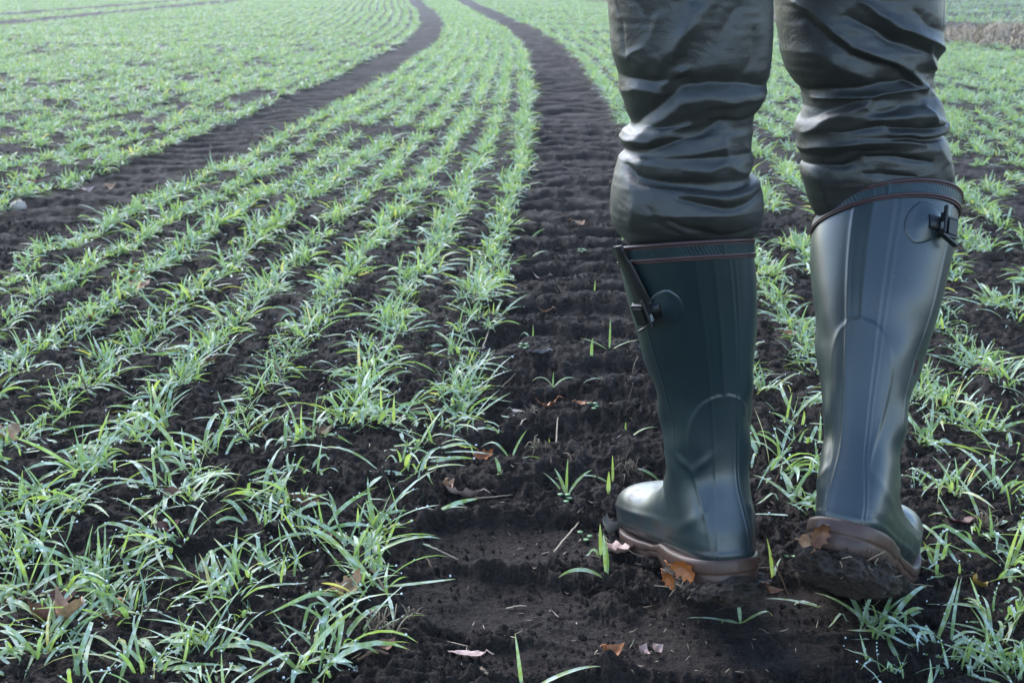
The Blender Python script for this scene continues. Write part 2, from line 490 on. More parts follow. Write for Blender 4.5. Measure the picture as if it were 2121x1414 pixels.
OCT = np.array([(1, 0, 0), (-1, 0, 0), (0, 1, 0), (0, -1, 0), (0, 0, 1), (0, 0, -1)], float)
OCF = np.array([(0, 2, 4), (2, 1, 4), (1, 3, 4), (3, 0, 4), (2, 0, 5), (1, 2, 5), (3, 1, 5), (0, 3, 5)])
def sub_oct():
    V = [tuple(v) for v in OCT]; F = []; cache = {}
    def midp(a, b):
        k = (min(a, b), max(a, b))
        if k not in cache:
            p = (np.array(V[a]) + np.array(V[b])); p /= np.linalg.norm(p); cache[k] = len(V); V.append(tuple(p))
        return cache[k]
    for a, b, c in OCF:
        x, y, z = midp(a, b), midp(b, c), midp(c, a)
        F += [(a, x, z), (x, b, y), (z, y, c), (x, y, z)]
    return np.array(V), np.array(F)
SPH_V, SPH_F = sub_oct()

def blobs(cent, rad, TV, TF, jitter=0.0, flat=None):
    n = len(cent)
    V = np.broadcast_to(TV[None], (n, *TV.shape)).copy()
    if jitter:
        V *= 1 + jitter * rng.uniform(-1, 1, (n, len(TV), 1))
    if flat is not None: V[..., 2] *= flat
    V = cent[:, None] + V * np.asarray(rad).reshape(n, 1, -1)
    F = (TF[None] + (np.arange(n) * len(TV))[:, None, None]).reshape(-1, TF.shape[1])
    return V.reshape(-1, 3), F

def tuft_mesh(name, n, scale=1.0, upright=.35, seg=7, drops=26, yellow=.06):
    az = rng.uniform(0, 2 * np.pi, n)
    up = rng.random(n) < upright
    el = np.where(up, rng.uniform(1.0, 1.5, n), rng.uniform(.25, 1.1, n))
    bend = np.where(up, rng.uniform(.05, .7, n), rng.uniform(.5, 1.75, n))
    ln = np.where(up, rng.uniform(.034, .075, n), rng.uniform(.045, .112, n)) * scale
    wd = np.where(up, rng.uniform(.0028, .0048, n), rng.uniform(.0040, .0074, n)) * (.6 + .4 * scale)
    base = np.stack([rng.normal(0, .013, n) * scale, rng.normal(0, .013, n) * scale, np.full(n, -.004)], -1)
    tint = np.clip(rng.beta(2, 2.6, n) * .85, 0, 1)
    tint = np.where(rng.random(n) < yellow, rng.uniform(.9, 1, n), tint)
    V, F, tn, al, P, SW = blades(base, az, el, bend, ln, wd, rng.normal(0, .9, n), tint, seg, True, rng.normal(0, .5, n))
    # keep drooping tips above the soil
    V[:, 2] = np.where(V[:, 2] < .003, .003 + (V[:, 2] - .003) * .15, V[:, 2])
    P = P.copy(); P[..., 2] = np.maximum(P[..., 2], .003)
    VV, FF, mi = [V], [F], [np.zeros(len(F), int)]
    sm = [np.ones(len(F), bool)]
    if drops:
        bi = rng.integers(0, n, drops); ti = rng.integers(2, seg + 1, drops)
        c = P[bi, ti] + SW[bi, ti] * rng.uniform(-1, 1, (drops, 1)) + np.array([0, 0, .0006])
        r = rng.uniform(.0006, .0015, drops)
        DV, DF = blobs(c, r, SPH_V, SPH_F)
        nv = len(V)
        VV.append(DV); tn = np.concatenate([tn, np.zeros(len(DV))]); al = np.concatenate([al, np.zeros(len(DV))])
        me = make_mesh(name, np.concatenate(VV), [F, DF + nv], True, [M["blade"], M["drop"]],
                       np.concatenate([np.zeros(len(F), int), np.ones(len(DF), int)]), {"tint": tn, "along": al})
    else:
        me = make_mesh(name, V, [F], True, [M["blade"]], None, {"tint": tn, "along": al})
    return me

# rows of the drill: x of row k at distance y; negative k left of the bare track, positive right of it
def row_x(k, y):
    if k < 0:
        k = -k
        if k <= 8:
            a = track_r(y) - HW - .015; b = track_l(y) + HWL + .015
            return a + (b - a) * (k - 1) / 7.0
        return track_l(y) - HWL - .02 - .15 * (k - 9)
    return track_r(y) + HW + .06 + .15 * (k - 1)

HAND_L = [(694, 1391), (745, 1215), (782, 1112), (847, 1009), (760, 1265), (673, 1336), (753, 1170), (880, 950),
          (622, 947), (567, 1053), (549, 1107), (578, 1212), (473, 1262), (436, 969), (349, 1045), (316, 1104), (254, 1198),
          (189, 987), (156, 1074), (84, 1118), (47, 1162), (203, 1188), (153, 1225), (411, 1205), (382, 1369), (425, 1347),
          (127, 1340), (65, 1405), (320, 1412), (20, 1230), (12, 960), (640, 1412), (240, 940), (520, 925), (60, 900), (700, 905), (330, 900), (800, 905), (360, 960),(10,1060),(268,1280)]
HAND_R = [(2007, 888), (1968, 1044), (1918, 1040), (1671, 1065), (1674, 941), (2106, 963), (2032, 1120), (2102, 1295), (1819, 1299),
          (1850, 1400), (1990, 1392), (2110, 1180), (1640, 890), (1610, 980), (1900, 930), (2080, 1060), (1945, 1180), (2085, 1400), (2055, 900), (1700, 1000), (2118, 1090), (1945, 1345), (2055, 1335), (2110, 1400)]
spots = []           # (x, y, scale)
for px, py in HAND_L + HAND_R:
    x, y = px2ground(px, py, -.004)
    spots.append((x, y, R.uniform(.85, 1.2) * (.8 if px > 1700 and py > 1250 else 1)))
near_y = px2ground(0, 893)[1]
for k in range(-7, 0):
    y = 1.02 + R.uniform(0, .06)
    while y < near_y:
        x = row_x(k, y) + R.gauss(0, .02)
        if x < .055 - .23 - .0 * y: spots.append((x - .06 * (near_y - y), y, R.uniform(.6, .95)))
        y += R.uniform(.05, .11)
for k in list(range(-24, 0)) + list(range(1, 22)):
    y = near_y + R.uniform(0, .05)
    while y < 6.5:
        x = row_x(k, y) + R.gauss(0, .013)
        if abs(x) < .58 * y + .3:
            gap = noise2(np.array(x * 1.9), np.array(y * 1.9), 41)
            if gap > -.85 and noise2(np.array(x * 6.5), np.array(y * 5.0), 43) > (-.36 if k < -8 or k > 4 else -.70) and R.random() > .06:
                spots.append((x, y, R.uniform(.58, 1.08)))
        y += R.uniform(.019, .048)
# in front of and beside what the photo shows, so that a step to the side still meets the crop
for k in list(range(-12, 0)) + list(range(1, 9)):
    y = .72
    while y < near_y:
        x = row_x(k, y) + R.gauss(0, .014)
        fx = 1060.5 + x / (y * CT + CAM_H * ST) * F_PX
        gy = F_PX * CAM_H / CT / (y * CT + CAM_H * ST) - 55
        if (fx < -60 or fx > 2180 or gy > 1440) and abs(x) < .6 * y + .5:
            spots.append((x, y, R.uniform(.8, 1.1)))
        y += R.uniform(.05, .085)
def clear_of_boots(x, y):
    return not ((abs(x - .20) < .085 and 1.17 < y < 1.52) or (abs(x - .41) < .085 and 1.17 < y < 1.42))
spots = [s for s in spots if clear_of_boots(s[0], s[1])]

def in_view(x, y):
    Z = y * CT + CAM_H * ST
    u = 1060.5 + x / Z * F_PX; v = F_PX * CAM_H / CT / Z - 55
    return -40 < u < 2160 and v < 1500
def hidden(x, y):      # well behind the legs as the photo shows them
    Z = y * CT + CAM_H * ST
    u = 1060.5 + x / Z * F_PX; v = F_PX * CAM_H / CT / Z - 55
    return (1330 < u < 1540 and v < 1100) or (1720 < u < 1890 and v < 1100)
spots.sort(key=lambda s: s[1])
N_IND = 292
indiv, rest = [], []
for s in spots:
    if len(indiv) < N_IND and in_view(s[0], s[1]) and not hidden(s[0], s[1]): indiv.append(s)
    else: rest.append(s)

ORD = "first second third fourth fifth sixth seventh eighth ninth tenth eleventh twelfth thirteenth fourteenth fifteenth sixteenth seventeenth eighteenth nineteenth twentieth".split()
def ordinal(i):
    if i < 20: return ORD[i]
    t = {20: "twenty", 30: "thirty", 40: "forty", 50: "fifty", 60: "sixty", 70: "seventy"}
    tens, u = divmod(i + 1, 10)
    return t[tens * 10] + "-" + ORD[u - 1] if u else {30: "thirtieth", 40: "fortieth", 50: "fiftieth", 60: "sixtieth", 70: "seventieth"}[tens * 10]
VARS = [tuft_mesh("wheat_tuft", int(rng.integers(14, 29)), 1.0, rng.uniform(.2, .5), 7, int(rng.integers(16, 40))) for _ in range(26)]
count = {}
KS = [k for k in range(-24, 22) if k]
for (x, y, sc) in indiv:
    k = min(KS, key=lambda q: abs(row_x(q, y) - x))
    i = count.get(k, 0); count[k] = i + 1
    o = link("wheat_tuft", VARS[R.randrange(len(VARS))], None, (x, y, float(ground_z(x, y)) - .002), R.uniform(0, 6.28))
    o.scale = (sc, sc, sc * R.uniform(.85, 1.1))
    side = "left" if k < 0 else "right"
    if k < -8: row = f"{ordinal(-k - 9)} row beyond left wheel track"
    else: row = f"{ordinal(abs(k) - 1)} row {side} of middle track"
    tag(o, f"wheat tuft, {ordinal(i)} from the front in the {row}", "wheat plant", "young wheat tufts in drilled rows")

# the rest of the crop, one mass
def crop_mass():
    Vs, Fs, Ts, As, n0 = [], [], [], [], 0
    def put(r):
        nonlocal n0
        V, F, tn, al = r[:4]
        Vs.append(V); Fs.append(F + n0); Ts.append(tn); As.append(al); n0 += len(V)
    def clump(pts, nb, seg, mid, wmul, lmul):
        pts = np.asarray(pts); n = len(pts)
        b = np.repeat(pts[:, :3], nb, 0); scl = np.repeat(pts[:, 3], nb)
        m = len(b)
        b = b + np.stack([rng.normal(0, .011, m), rng.normal(0, .011, m), np.zeros(m)], -1)
        up = rng.random(m) < .33
        el = np.where(up, rng.uniform(1.0, 1.5, m), rng.uniform(.2, 1.1, m))
        bend = np.where(up, rng.uniform(.05, .8, m), rng.uniform(.5, 1.7, m))
        ln = np.where(up, rng.uniform(.032, .070, m), rng.uniform(.042, .105, m)) * scl * lmul
        wd = np.where(up, rng.uniform(.0026, .0046, m), rng.uniform(.0038, .0068, m)) * wmul
        ti = np.clip(rng.beta(2, 2.6, m) * .8 + np.repeat(rng.normal(0, .07, n), nb), 0, .85)
        ti = np.where(rng.random(m) < .05, rng.uniform(.88, 1, m), ti)
        r = blades(b, rng.uniform(0, 6.28, m), el, bend, ln, wd, rng.normal(0, .8, m), ti, seg, mid, rng.normal(0, .5, m))
        zmin = np.repeat(b[:, 2], (seg + 1) * (3 if mid else 2)) + .003
        r[0][:, 2] = np.maximum(r[0][:, 2], zmin)
        put(r)
        return r
    def with_z(a):
        a = np.asarray(a); z = ground_z(a[:, 0], a[:, 1]) - .002
        return np.stack([a[:, 0], a[:, 1], z, a[:, 2]], -1)
    r1 = with_z(rest)
    rr = clump(r1, 18, 5, True, 1.25, 1.0)
    P, SW = rr[4], rr[5]
    far = []
    for k in range(-90, 66):
        if not k: continue
        y = 6.5 + R.uniform(0, .1)
        while y < 46:
            x = float(row_x(k, y)) + R.gauss(0, .014)
            if abs(x) < .5 * y + .6 and x < edge_x(y) - .08:
                if not (abs(x + 8.4) < .34 or abs(x + 6.95) < .34) or y < 14:
                    th = -.72 + (.18 if k < -8 and y < 12 else 0) - sstep(10, 22, y) * .3
                    if (noise2(np.array(x * 5.5), np.array(y * 4.0), 43) * .6 + .5 * noise2(np.array(x * 13), np.array(y * 9), 44)) > th + .28 * (k < -8 or k > 4):
                        far.append((x, y, R.uniform(.75, 1.1)))
            y += R.uniform(.022, .05) * (1 if y < 12 else 1 + (y - 12) * .035)
    far = np.array(far)
    a = far[far[:, 1] < 11]; b_ = far[(far[:, 1] >= 11) & (far[:, 1] < 20)]; c_ = far[far[:, 1] >= 20]
    clump(with_z(a), 14, 3, False, 1.35, 1.1)
    clump(with_z(b_), 9, 2, False, 1.9, 1.1)
    clump(with_z(c_), 6, 2, False, 2.6, 1.1)
    # dew on the nearer part
    nb = len(P); sel = rng.integers(0, nb, 16000); ti = rng.integers(2, P.shape[1], 16000)
    c = P[sel, ti] + SW[sel, ti] * rng.uniform(-1, 1, (16000, 1)) + np.array([0, 0, .0008])
    c[:, 2] = np.maximum(c[:, 2], ground_z(c[:, 0], c[:, 1]) + .003)
    DV, DF = blobs(c, rng.uniform(.0007, .0016, 16000), OCT, OCF)
    V = np.concatenate(Vs + [DV]); nq = sum(len(f) for f in Fs)
    return make_mesh("wheat_crop", V, [np.concatenate(Fs), DF + n0], True, [M["blade"], M["drop"]],
                     np.concatenate([np.zeros(nq, int), np.ones(len(DF), int)]),
                     {"tint": np.concatenate(Ts + [np.zeros(len(DV))]), "along": np.concatenate(As + [np.zeros(len(DV))])})
o = link("wheat_crop", crop_mass())
tag(o, "dewy green wheat seedlings covering the rest of the field into the distance", "wheat crop", kind="stuff")

# dry grass on the bank at the field's edge
def dry_bank():
    n = 60000
    y = rng.uniform(7, 40, n); s = rng.uniform(-.08, 1.02, n) * edge_w(y)
    x = edge_x(y) + s
    b = np.stack([x, y, ground_z(x, y)], -1)
    keep = noise2(x * 1.2, y * 1.2, 55) > -.5 + s * .25
    b = b[keep]; n = len(b)
    r = blades(b, rng.uniform(0, 6.28, n), rng.uniform(.4, 1.3, n), rng.uniform(.3, 1.4, n), rng.uniform(.06, .2, n), rng.uniform(.006, .014, n), rng.normal(0, .5, n), np.zeros(n), 2, False)
    return make_mesh("dry_grass", r[0], [r[1]], True, [M["dry"]], None)
o = link("dry_grass", dry_bank())
tag(o, "brown withered grass along the low bank at the field edge", "grass", kind="stuff")
def far_grass():
    n = 60000
    y = rng.uniform(9, 60, n); x = edge_x(y) + edge_w(y) + rng.random(n) ** 1.5 * 14
    b = np.stack([x, y, ground_z(x, y)], -1)
    r = blades(b, rng.uniform(0, 6.28, n), rng.uniform(.5, 1.3, n), rng.uniform(.3, 1.4, n), rng.uniform(.07, .14, n), rng.uniform(.008, .018, n), rng.normal(0, .5, n), rng.uniform(0, .5, n), 2, False)
    return make_mesh("meadow_grass", r[0], [r[1]], True, [M["blade"]], None, {"tint": r[2], "along": r[3]})
o = link("meadow_grass", far_grass())
tag(o, "pale green meadow grass beyond the brown bank", "grass", kind="stuff")

# crumbs of soil and chopped straw lying about
def ground_pts(n, ymax, power=2.0):
    y = .95 + (ymax - .95) * rng.random(n) ** power
    x = rng.uniform(-1, 1, n) * (.48 * y + .15)
    return x, y
x, y = ground_pts(210000, 3.4, 1.6)
keep = noise2(x * 17, y * 17, 61) + .5 * noise2(x * 40, y * 40, 62) > -.35
fl = np.zeros_like(x)
for fx, fy, rx, ry, dp in FLAT: fl = np.maximum(fl, ((x - fx) / rx) ** 2 + ((y - fy) / ry) ** 2 < .9)
keep &= ~((fl > .5) & (rng.random(len(x)) < .85))
x, y = x[keep], y[keep]
z = ground_z(x, y)
rad = (rng.gamma(2.0, .00052, len(x)) + .00065) * (.55 + .38 * y)
cv, cf = blobs(np.stack([x, y, z + rad * .3 + .001], -1), rad, OCT, OCF, .35)
# split each octahedron crumb once for a rougher outline
o = link("soil_crumbs", make_mesh("soil_crumbs", cv, [cf], False, [M["soil"]]))
tag(o, "loose dark crumbs of damp soil strewn over the ground", "soil", kind="stuff")
n = 3600
x, y = ground_pts(n, 8.0, 1.6)
tm = track_mask(x, y); keep = rng.random(n) < .3 + .7 * tm; x, y = x[keep], y[keep]; n = len(x)
b = np.stack([x, y, ground_z(x, y) + .004], -1)
r = blades(b, rng.uniform(0, 6.28, n), rng.normal(.05, .15, n), rng.normal(0, .8, n), (rng.gamma(2, .0045, n) + .003) * (.8 + .15 * y), rng.uniform(.0005, .0013, n) * (.7 + .25 * y), rng.normal(0, 1, n), np.zeros(n), 3, False)
o = link("straw_bits", make_mesh("straw_bits", r[0], [r[1]], True, [M["straw"]]))
tag(o, "scattered pale chopped straw and chaff on the dark soil", "chaff", kind="stuff")

# ---------------------------------------------------------------- rubber boots
PAIRS = np.array([  # front/top y,z   back/bottom y,z   half width   x shift
    (.077, .405, -.066, .405, .0715, 0), (.076, .355, -.063, .355, .070, 0), (.073, .30, -.057, .30, .0645, 0), (.068, .25, -.048, .25, .057, 0), (.064, .21, -.041, .205, .0515, 0),
    (.064, .175, -.035, .165, .046, 0), (.071, .148, -.032, .125, .0435, 0), (.082, .128, -.037, .090, .042, 0), (.093, .116, -.043, .055, .0415, 0),
    (.102, .108, -.040, .026, .041, 0), (.110, .102, -.005, .019, .0405, 0), (.124, .094, .055, .018, .0405, 0), (.146, .087, .11, .018, .043, 0),
    (.175, .085, .16, .018, .0485, 0), (.203, .086, .20, .018, .0505, 0), (.230, .084, .230, .018, .048, 0), (.252, .077, .252, .019, .043, 0), (.2645, .058, .2635, .021, .030, 0), (.2675, .036, .267, .025, .006, 0)])

class Boot:
    def __init__(self, side, pos, yaw, pitch, leanx, lean_y, cut, scale=1.0, wmul=(1, 1), strip=0.0, arch=.20, arch_w=.85, flex=1.0, foot=1.0, sh=1.0, bow=0.0):
        self.bow = bow
        self.flex, self.foot, self.sh = flex, foot, sh
        self.side, self.pos, self.yaw, self.pitch = side, np.array(pos), math.radians(yaw), math.radians(pitch)
        self.leanx, self.lean_y, self.cut, self.scale, self.wmul = leanx, lean_y, cut, scale, wmul
        self.strip, self.arch, self.arch_w = strip, arch, arch_w
    def bend(self, P):
        """local -> world: lean of the leg, flexed toe, raised heel, turn, place"""
        P = np.array(P, float)
        P[..., 2] = np.where(P[..., 2] > .12, .12 + (P[..., 2] - .12) * self.sh, P[..., 2])
        fw = P[..., 1] - .05
        P[..., 1] = P[..., 1] - np.clip(fw, 0, None) * (1 - self.foot) * (1 - sstep(.12, .2, P[..., 2]))
        up = sstep(.09, .40, P[..., 2]) * (P[..., 2] - .09)
        P[..., 0] += self.leanx * up / .8 + self.bow * np.sin(np.pi * np.clip((P[..., 2] - .05) / .33, 0, 1))
        P[..., 1] += self.lean_y * up / .8
        if self.pitch:
            yb, zb = .185, .012
            dy, dz = P[..., 1] - yb, P[..., 2] - zb
            a = self.pitch * self.flex * sstep(-.045, .035, dy)
            a = a - self.pitch                       # heel part turns by -pitch, toe part stays level
            ca, sa = np.cos(a), np.sin(a)
            y2 = dy * ca - dz * sa; z2 = dy * sa + dz * ca
            P[..., 1], P[..., 2] = yb + y2, zb + z2
        P = P * self.scale
        c, s = math.cos(self.yaw), math.sin(self.yaw)
        return np.stack([P[..., 0] * c - P[..., 1] * s + self.pos[0], P[..., 0] * s + P[..., 1] * c + self.pos[1], P[..., 2] + self.pos[2]], -1)
    def shell(self, nr=420, nu=260, off=0.0, detail=True, rows=None, th=None):
        n = nr
        C = spline(PAIRS, n) if rows is None else rows
        if th is None: th = np.linspace(-np.pi, np.pi, nu, endpoint=False)
        Fy, Fz, By, Bz, A, X = [C[:, i][:, None] for i in range(6)]
        A = np.maximum(A, .001)
        hz = (Fz + Bz) / 2
        wm = self.wmul[1] + (self.wmul[0] - self.wmul[1]) * sstep(.10, .38, hz)
        ex = 2 / (2.0 + .7 * (1 - sstep(.05, .12, Bz)))
        c, s = np.cos(th)[None], np.sin(th)[None]
        cc = np.sign(c) * np.abs(c) ** ex; ss = np.sign(s) * np.abs(s) ** ex
        my, mz, ry, rz = (Fy + By) / 2, (Fz + Bz) / 2, (By - Fy) / 2, (Bz - Fz) / 2
        P = np.stack([X + A * wm * ss, my + ry * cc, mz + rz * cc], -1)
        # slanted top edge
        hgt = sstep(.28, .405, P[..., 2])
        P[..., 2] += hgt * (self.cut[0] * P[..., 0] + self.cut[1] * P[..., 1] + self.cut[2])
        N = grid_normals(P, len(th) > 8 and abs(th[-1] - th[0]) > 5)
        if np.mean(N[: max(2, n // 3), :, 0] * P[: max(2, n // 3), :, 0]) < 0: N = -N
        D = np.zeros(P.shape[:2]) + off
        if detail:
            z = P[..., 2]; t = (np.broadcast_to(th[None], z.shape) - self.strip + np.pi) % (2 * np.pi) - np.pi
            w = np.where(z > .1, .27, .27 + (.1 - z) * 1.2)
            gl = lambda q, s_: np.exp(-(q / s_) ** 2)
            back = (np.abs(t) < 1.2)
            low = sstep(.028, .04, z)
            D = D + .0007 * (1 - sstep(w - .03, w + .03, np.abs(t))) * low
            D = D + low * back * .0010 * (gl(t - w, .028) + gl(t + w, .028) + .8 * gl(t - w - .10, .022))
            # arched heel panel
            u = np.clip((self.arch - z) / .07, 0, 1)
            wa = self.arch_w * np.sqrt(np.clip(u * (2 - u), 0, 1)) * (1 - .35 * sstep(self.arch - .08, self.arch - .17, z))
            ins = wa - np.abs(t)
            fade = sstep(self.arch - .21, self.arch - .13, z)
            D = D + fade * (.0011 * sstep(-.05, .05, ins) + .0006 * gl(ins, .06))
            # side seam
            D = D + .0009 * sstep(.13, .2, z) * gl(np.abs(t) - 1.28, .022)
            # ankle counter line, foxing band above the sole
            lin = .075 + .018 * np.cos(t) - .01 * np.abs(t)
            D = D + .0011 * gl((z - lin) / .007, 1.0) * sstep(.35, .6, np.abs(t)) * (np.abs(t) < 2.3)
            D = D + .0012 * (1 - sstep(.037, .043, z))
            # soft rumples round the ankle
            q = np.stack([t * 1.4, z * 26, np.full_like(z, self.side * 3.1)], -1)
            amp = sstep(.10, .14, z) * (1 - sstep(.22, .34, z))
            D = D + amp * .0034 * noise3(q, 71) * sstep(.25, .9, np.abs(t))
            q2 = np.stack([t * 2.2, z * 11, np.full_like(z, self.side * 1.7)], -1)
            D = D + .0008 * noise3(q2, 72) * sstep(.08, .15, z)
            for (st_, sz, dt_, dz_, rt, rz_, am) in getattr(self, "dents", ()):
                ct, st2 = t - st_, z - sz
                a_ = math.atan2(dz_, dt_); 
                uu = (ct * dt_ + st2 * 12 * dz_); vv = (-ct * dz_ + st2 * 12 * dt_)
                D = D + am * gl(uu, rt) * gl(vv, rz_)
        P = P + N * D[..., None]
        return P, N
    def at(self, th, z, off=0.0):
        """point, outward normal, tangents on the shaft (world)"""
        Fz = PAIRS[:6, 1][::-1]
        C = np.array([np.interp(z, Fz, PAIRS[:6, i][::-1]) for i in range(6)])
        C2 = C.copy(); C2[1] = C2[3] = z + .002
        C1 = C.copy(); C1[1] = C1[3] = z
        t3 = np.array([th - .01, th, th + .01])
        P, _ = self.shell(rows=np.stack([C2, C1]), th=t3, detail=False, nr=2)
        Pw = self.bend(P)
        p = Pw[1, 1]; tu = Pw[1, 2] - Pw[1, 0]; tv = Pw[0, 1] - Pw[1, 1]
        tu /= np.linalg.norm(tu); tv -= tu * tu.dot(tv); tv /= np.linalg.norm(tv)
        nn = np.cross(tu, tv)
        return p + nn * off, nn, tu, tv

OUT = np.array([(-.046, 0), (-.042, .018), (-.033, .029), (-.018, .0375), (0, .0425), (.03, .0435), (.07, .0415), (.10, .0405), (.13, .0425), (.16, .047), (.19, .0505), (.21, .0505), (.23, .0475), (.248, .040), (.262, .029), (.270, .016), (.273, 0)])
def sole_outline(n):
    right = spline(OUT, n // 2 + 1)
    left = right[1:-1][::-1] * np.array([1, -1])
    o = np.concatenate([right, left])
    return o[:, 1], o[:, 0]

def build_boot(b, person, label):
    P, N = b.shell()
    Pw = b.bend(P)
    nr, nu = Pw.shape[:2]
    mb = MB()
    cap = np.arange(nu) + (nr - 1) * nu
    mb.add(Pw.reshape(-1, 3), [grid_faces(nr, nu, True), cap[None]], 0)
    # inner wall of the shaft
    C = spline(PAIRS, 420)[:90]
    Pi, Ni = b.shell(nr=90, off=-.003, rows=C, detail=False)
    Po = b.shell(nr=90, rows=C, detail=True)[0]
    Pi[0] = Po[0] - Ni[0] * .003
    Pj = np.concatenate([Po[:1], Pi])
    mb.add(b.bend(Pj).reshape(-1, 3), [grid_faces(len(Pj), nu, True)[:, ::-1]], 1)
    boot = link("boot", mb.build("boot", [M["rubber"], M["lining"]]), person)
    tag(boot, label)
    # ---- sole
    n = 220
    ox, oy = sole_outline(n)
    top = np.interp(oy, [-.05, 0, .05, .085, .11, .16, .23, .275], [.0335, .031, .0295, .031, .0245, .0235, .0255, .031])
    bot = np.interp(oy, [-.05, .072, .080, .098, .125, .135, .225, .275], [.0, .0, .004, .0105, .0085, .002, .003, .012])
    cx_, cy_ = 0.0, .11
    def ring(f, grow, zz=None):
        gx = ox + np.sign(ox) * np.minimum(np.abs(ox), 1) * 0
        nx = np.gradient(oy); ny = -np.gradient(ox); l = np.hypot(nx, ny) + 1e-9
        nx, ny = -nx / l, -ny / l
        if np.mean(nx * ox) < 0: nx, ny = -nx, -ny
        return np.stack([ox + nx * grow, oy + ny * grow, bot + (top - bot) * f], -1)
    prof = [(.0, -.03), (.0, -.008), (0.0, -.002), (.05, .0002), (.45, .0008), (.50, .0001), (.54, .0018), (.60, .0022), (.86, .0022), (.97, .0015), (1.0, -.0005), (1.02, -.006), (1.0, -.018), (.8, -.034)]
    rings = [ring(f, gr) for f, gr in prof]
    rings[0][:, 0] *= .02 / .03; rings[0] = np.stack([ox * .25, oy * .9 + .011, bot], -1)
    sp = np.stack(rings)
    # little tread notches along the heel wall
    sm = MB()
    sw = b.bend(sp)
    sm.add(sw.reshape(-1, 3), [grid_faces(len(prof), n, True)], 0)
    # pressed dots, in rows, on the heel wall
    for s_ in (-1, 1):
        for i in range(9):
            for j in range(3):
                yy = -.034 + i * .0052; f = .14 + j * .10
                hw = float(np.interp(yy, OUT[:9, 0], OUT[:9, 1])) + .0009
                zz = float(np.interp(yy, [-.05, .07], [0, 0])) + f * .031
                v, fc = blobs(b.bend(np.array([[s_ * hw, yy, zz]])), [.00105], SPH_V, SPH_F)
                sm.add(v, [fc], 1)
    so = link("sole", sm.build("sole", [M["sole"], M["black"]]), boot)
    # ---- mud caked on the sole
    mm = MB()
    for (y0, y1, thick, wd, seed, zlo) in b.mud:
        nu2, nv2 = 240, 120
        th = np.linspace(0, 2 * np.pi, nu2, endpoint=False); ph = np.linspace(-1, 1, nv2) * np.pi / 2
        cy = (y0 + y1) / 2; ry = (y1 - y0) / 2
        c2 = np.sign(np.cos(ph)) * np.abs(np.cos(ph)) ** .45; s2 = np.sign(np.sin(ph)) * np.abs(np.sin(ph)) ** .8
        X_ = wd * c2[:, None] * np.sign(np.cos(th)) * np.abs(np.cos(th)) ** .8
        Y_ = cy + ry * c2[:, None] * np.sign(np.sin(th)) * np.abs(np.sin(th)) ** .8
        Z_ = np.broadcast_to((zlo + thick / 2 * s2)[:, None], X_.shape)
        Q = np.stack([X_, Y_, Z_], -1)
        Nn = Q - np.array([0, cy, zlo]); Nn /= np.linalg.norm(Nn, axis=2, keepdims=True) + 1e-9
        d = .0075 * noise3(Q * 34, seed) + .0080 * noise3(Q * 80, seed + 1) + .0042 * (1 - 2 * np.abs(noise3(Q * 160, seed + 2))) + .0026 * noise3(Q * 330, seed + 3)
        mm.add(b.bend(Q + Nn * d[..., None]).reshape(-1, 3), [grid_faces(nv2, nu2, True)], 0)
    for _ in range(40):        # straw and root ends sticking in the mud
        y0, y1, thick, wd, seed, zlo = b.mud[R.randrange(len(b.mud))]
        a = R.uniform(0, 6.28)
        p = np.array([wd * 1.0 * math.cos(a), (y0 + y1) / 2 + (y1 - y0) / 2 * math.sin(a), zlo + R.uniform(-.4, .5) * thick])
        dr = np.array([math.cos(a) + R.gauss(0, .6), math.sin(a) + R.gauss(0, .6), R.gauss(0, .7)]) * R.uniform(.003, .011)
        v, fc = tube(b.bend(np.stack([p - dr * .5, p + dr * .3 + R.gauss(0, .001), p + dr])), [.0006, .0005, .0003], 5)
        mm.add(v, fc, 1)
    mo = link("mud", mm.build("mud", [M["mud"], M["straw"]]), boot)
    # ---- top trim: ribbed band between two maroon beads
    tm_ = MB()
    nb = 880
    th = np.linspace(-np.pi, np.pi, nb, endpoint=False)
    zs = np.linspace(.4055, .3885, 16)
    rows_ = np.stack([[np.interp(z, PAIRS[:4, 1][::-1], PAIRS[:4, i][::-1]) if i not in (1, 3) else z for i in range(6)] for z in zs])
    Pb, Nb = b.shell(nr=16, rows=rows_, th=th, detail=False)
    rib = np.sin(th[None] * 112 + (zs[:, None] - .397) * 700.0)
    prof_ = .0016 + .0003 * np.clip(rib, -1, .4)
    seam = np.exp(-((th - b.strip - .18) / .03) ** 2)[None] * .0012
    Pb = Pb + Nb * (prof_ + seam)[..., None]
    tm_.add(b.bend(Pb).reshape(-1, 3), [grid_faces(16, nb, True)], 0)
    for zc, r_ in ((.4052, .0019), (.4022, .0010), (.3895, .0018), (.3868, .0011)):
        row = np.array([[np.interp(zc, PAIRS[:4, 1][::-1], PAIRS[:4, i][::-1]) if i not in (1, 3) else zc for i in range(6)]] * 2)
        t2 = np.linspace(-np.pi, np.pi, 200, endpoint=False)
        row2 = row.copy(); row2[1, 1] -= .001; row2[1, 3] -= .001
        Pp, Np = b.shell(nr=2, rows=row2, th=t2, detail=False)
        loop = b.bend(Pp[0] + Np[0] * .0012)
        nrm = b.bend(Pp[0] + Np[0] * .0112) - loop; nrm /= np.linalg.norm(nrm, axis=1, keepdims=True)
        tan = np.roll(loop, -1, 0) - np.roll(loop, 1, 0); tan /= np.linalg.norm(tan, axis=1, keepdims=True)
        bn = np.cross(tan, nrm)
        a = np.linspace(0, 2 * np.pi, 10, endpoint=False)
        V = loop[:, None] + r_ * (np.cos(a)[None, :, None] * nrm[:, None] + 1.0 * np.sin(a)[None, :, None] * bn[:, None])
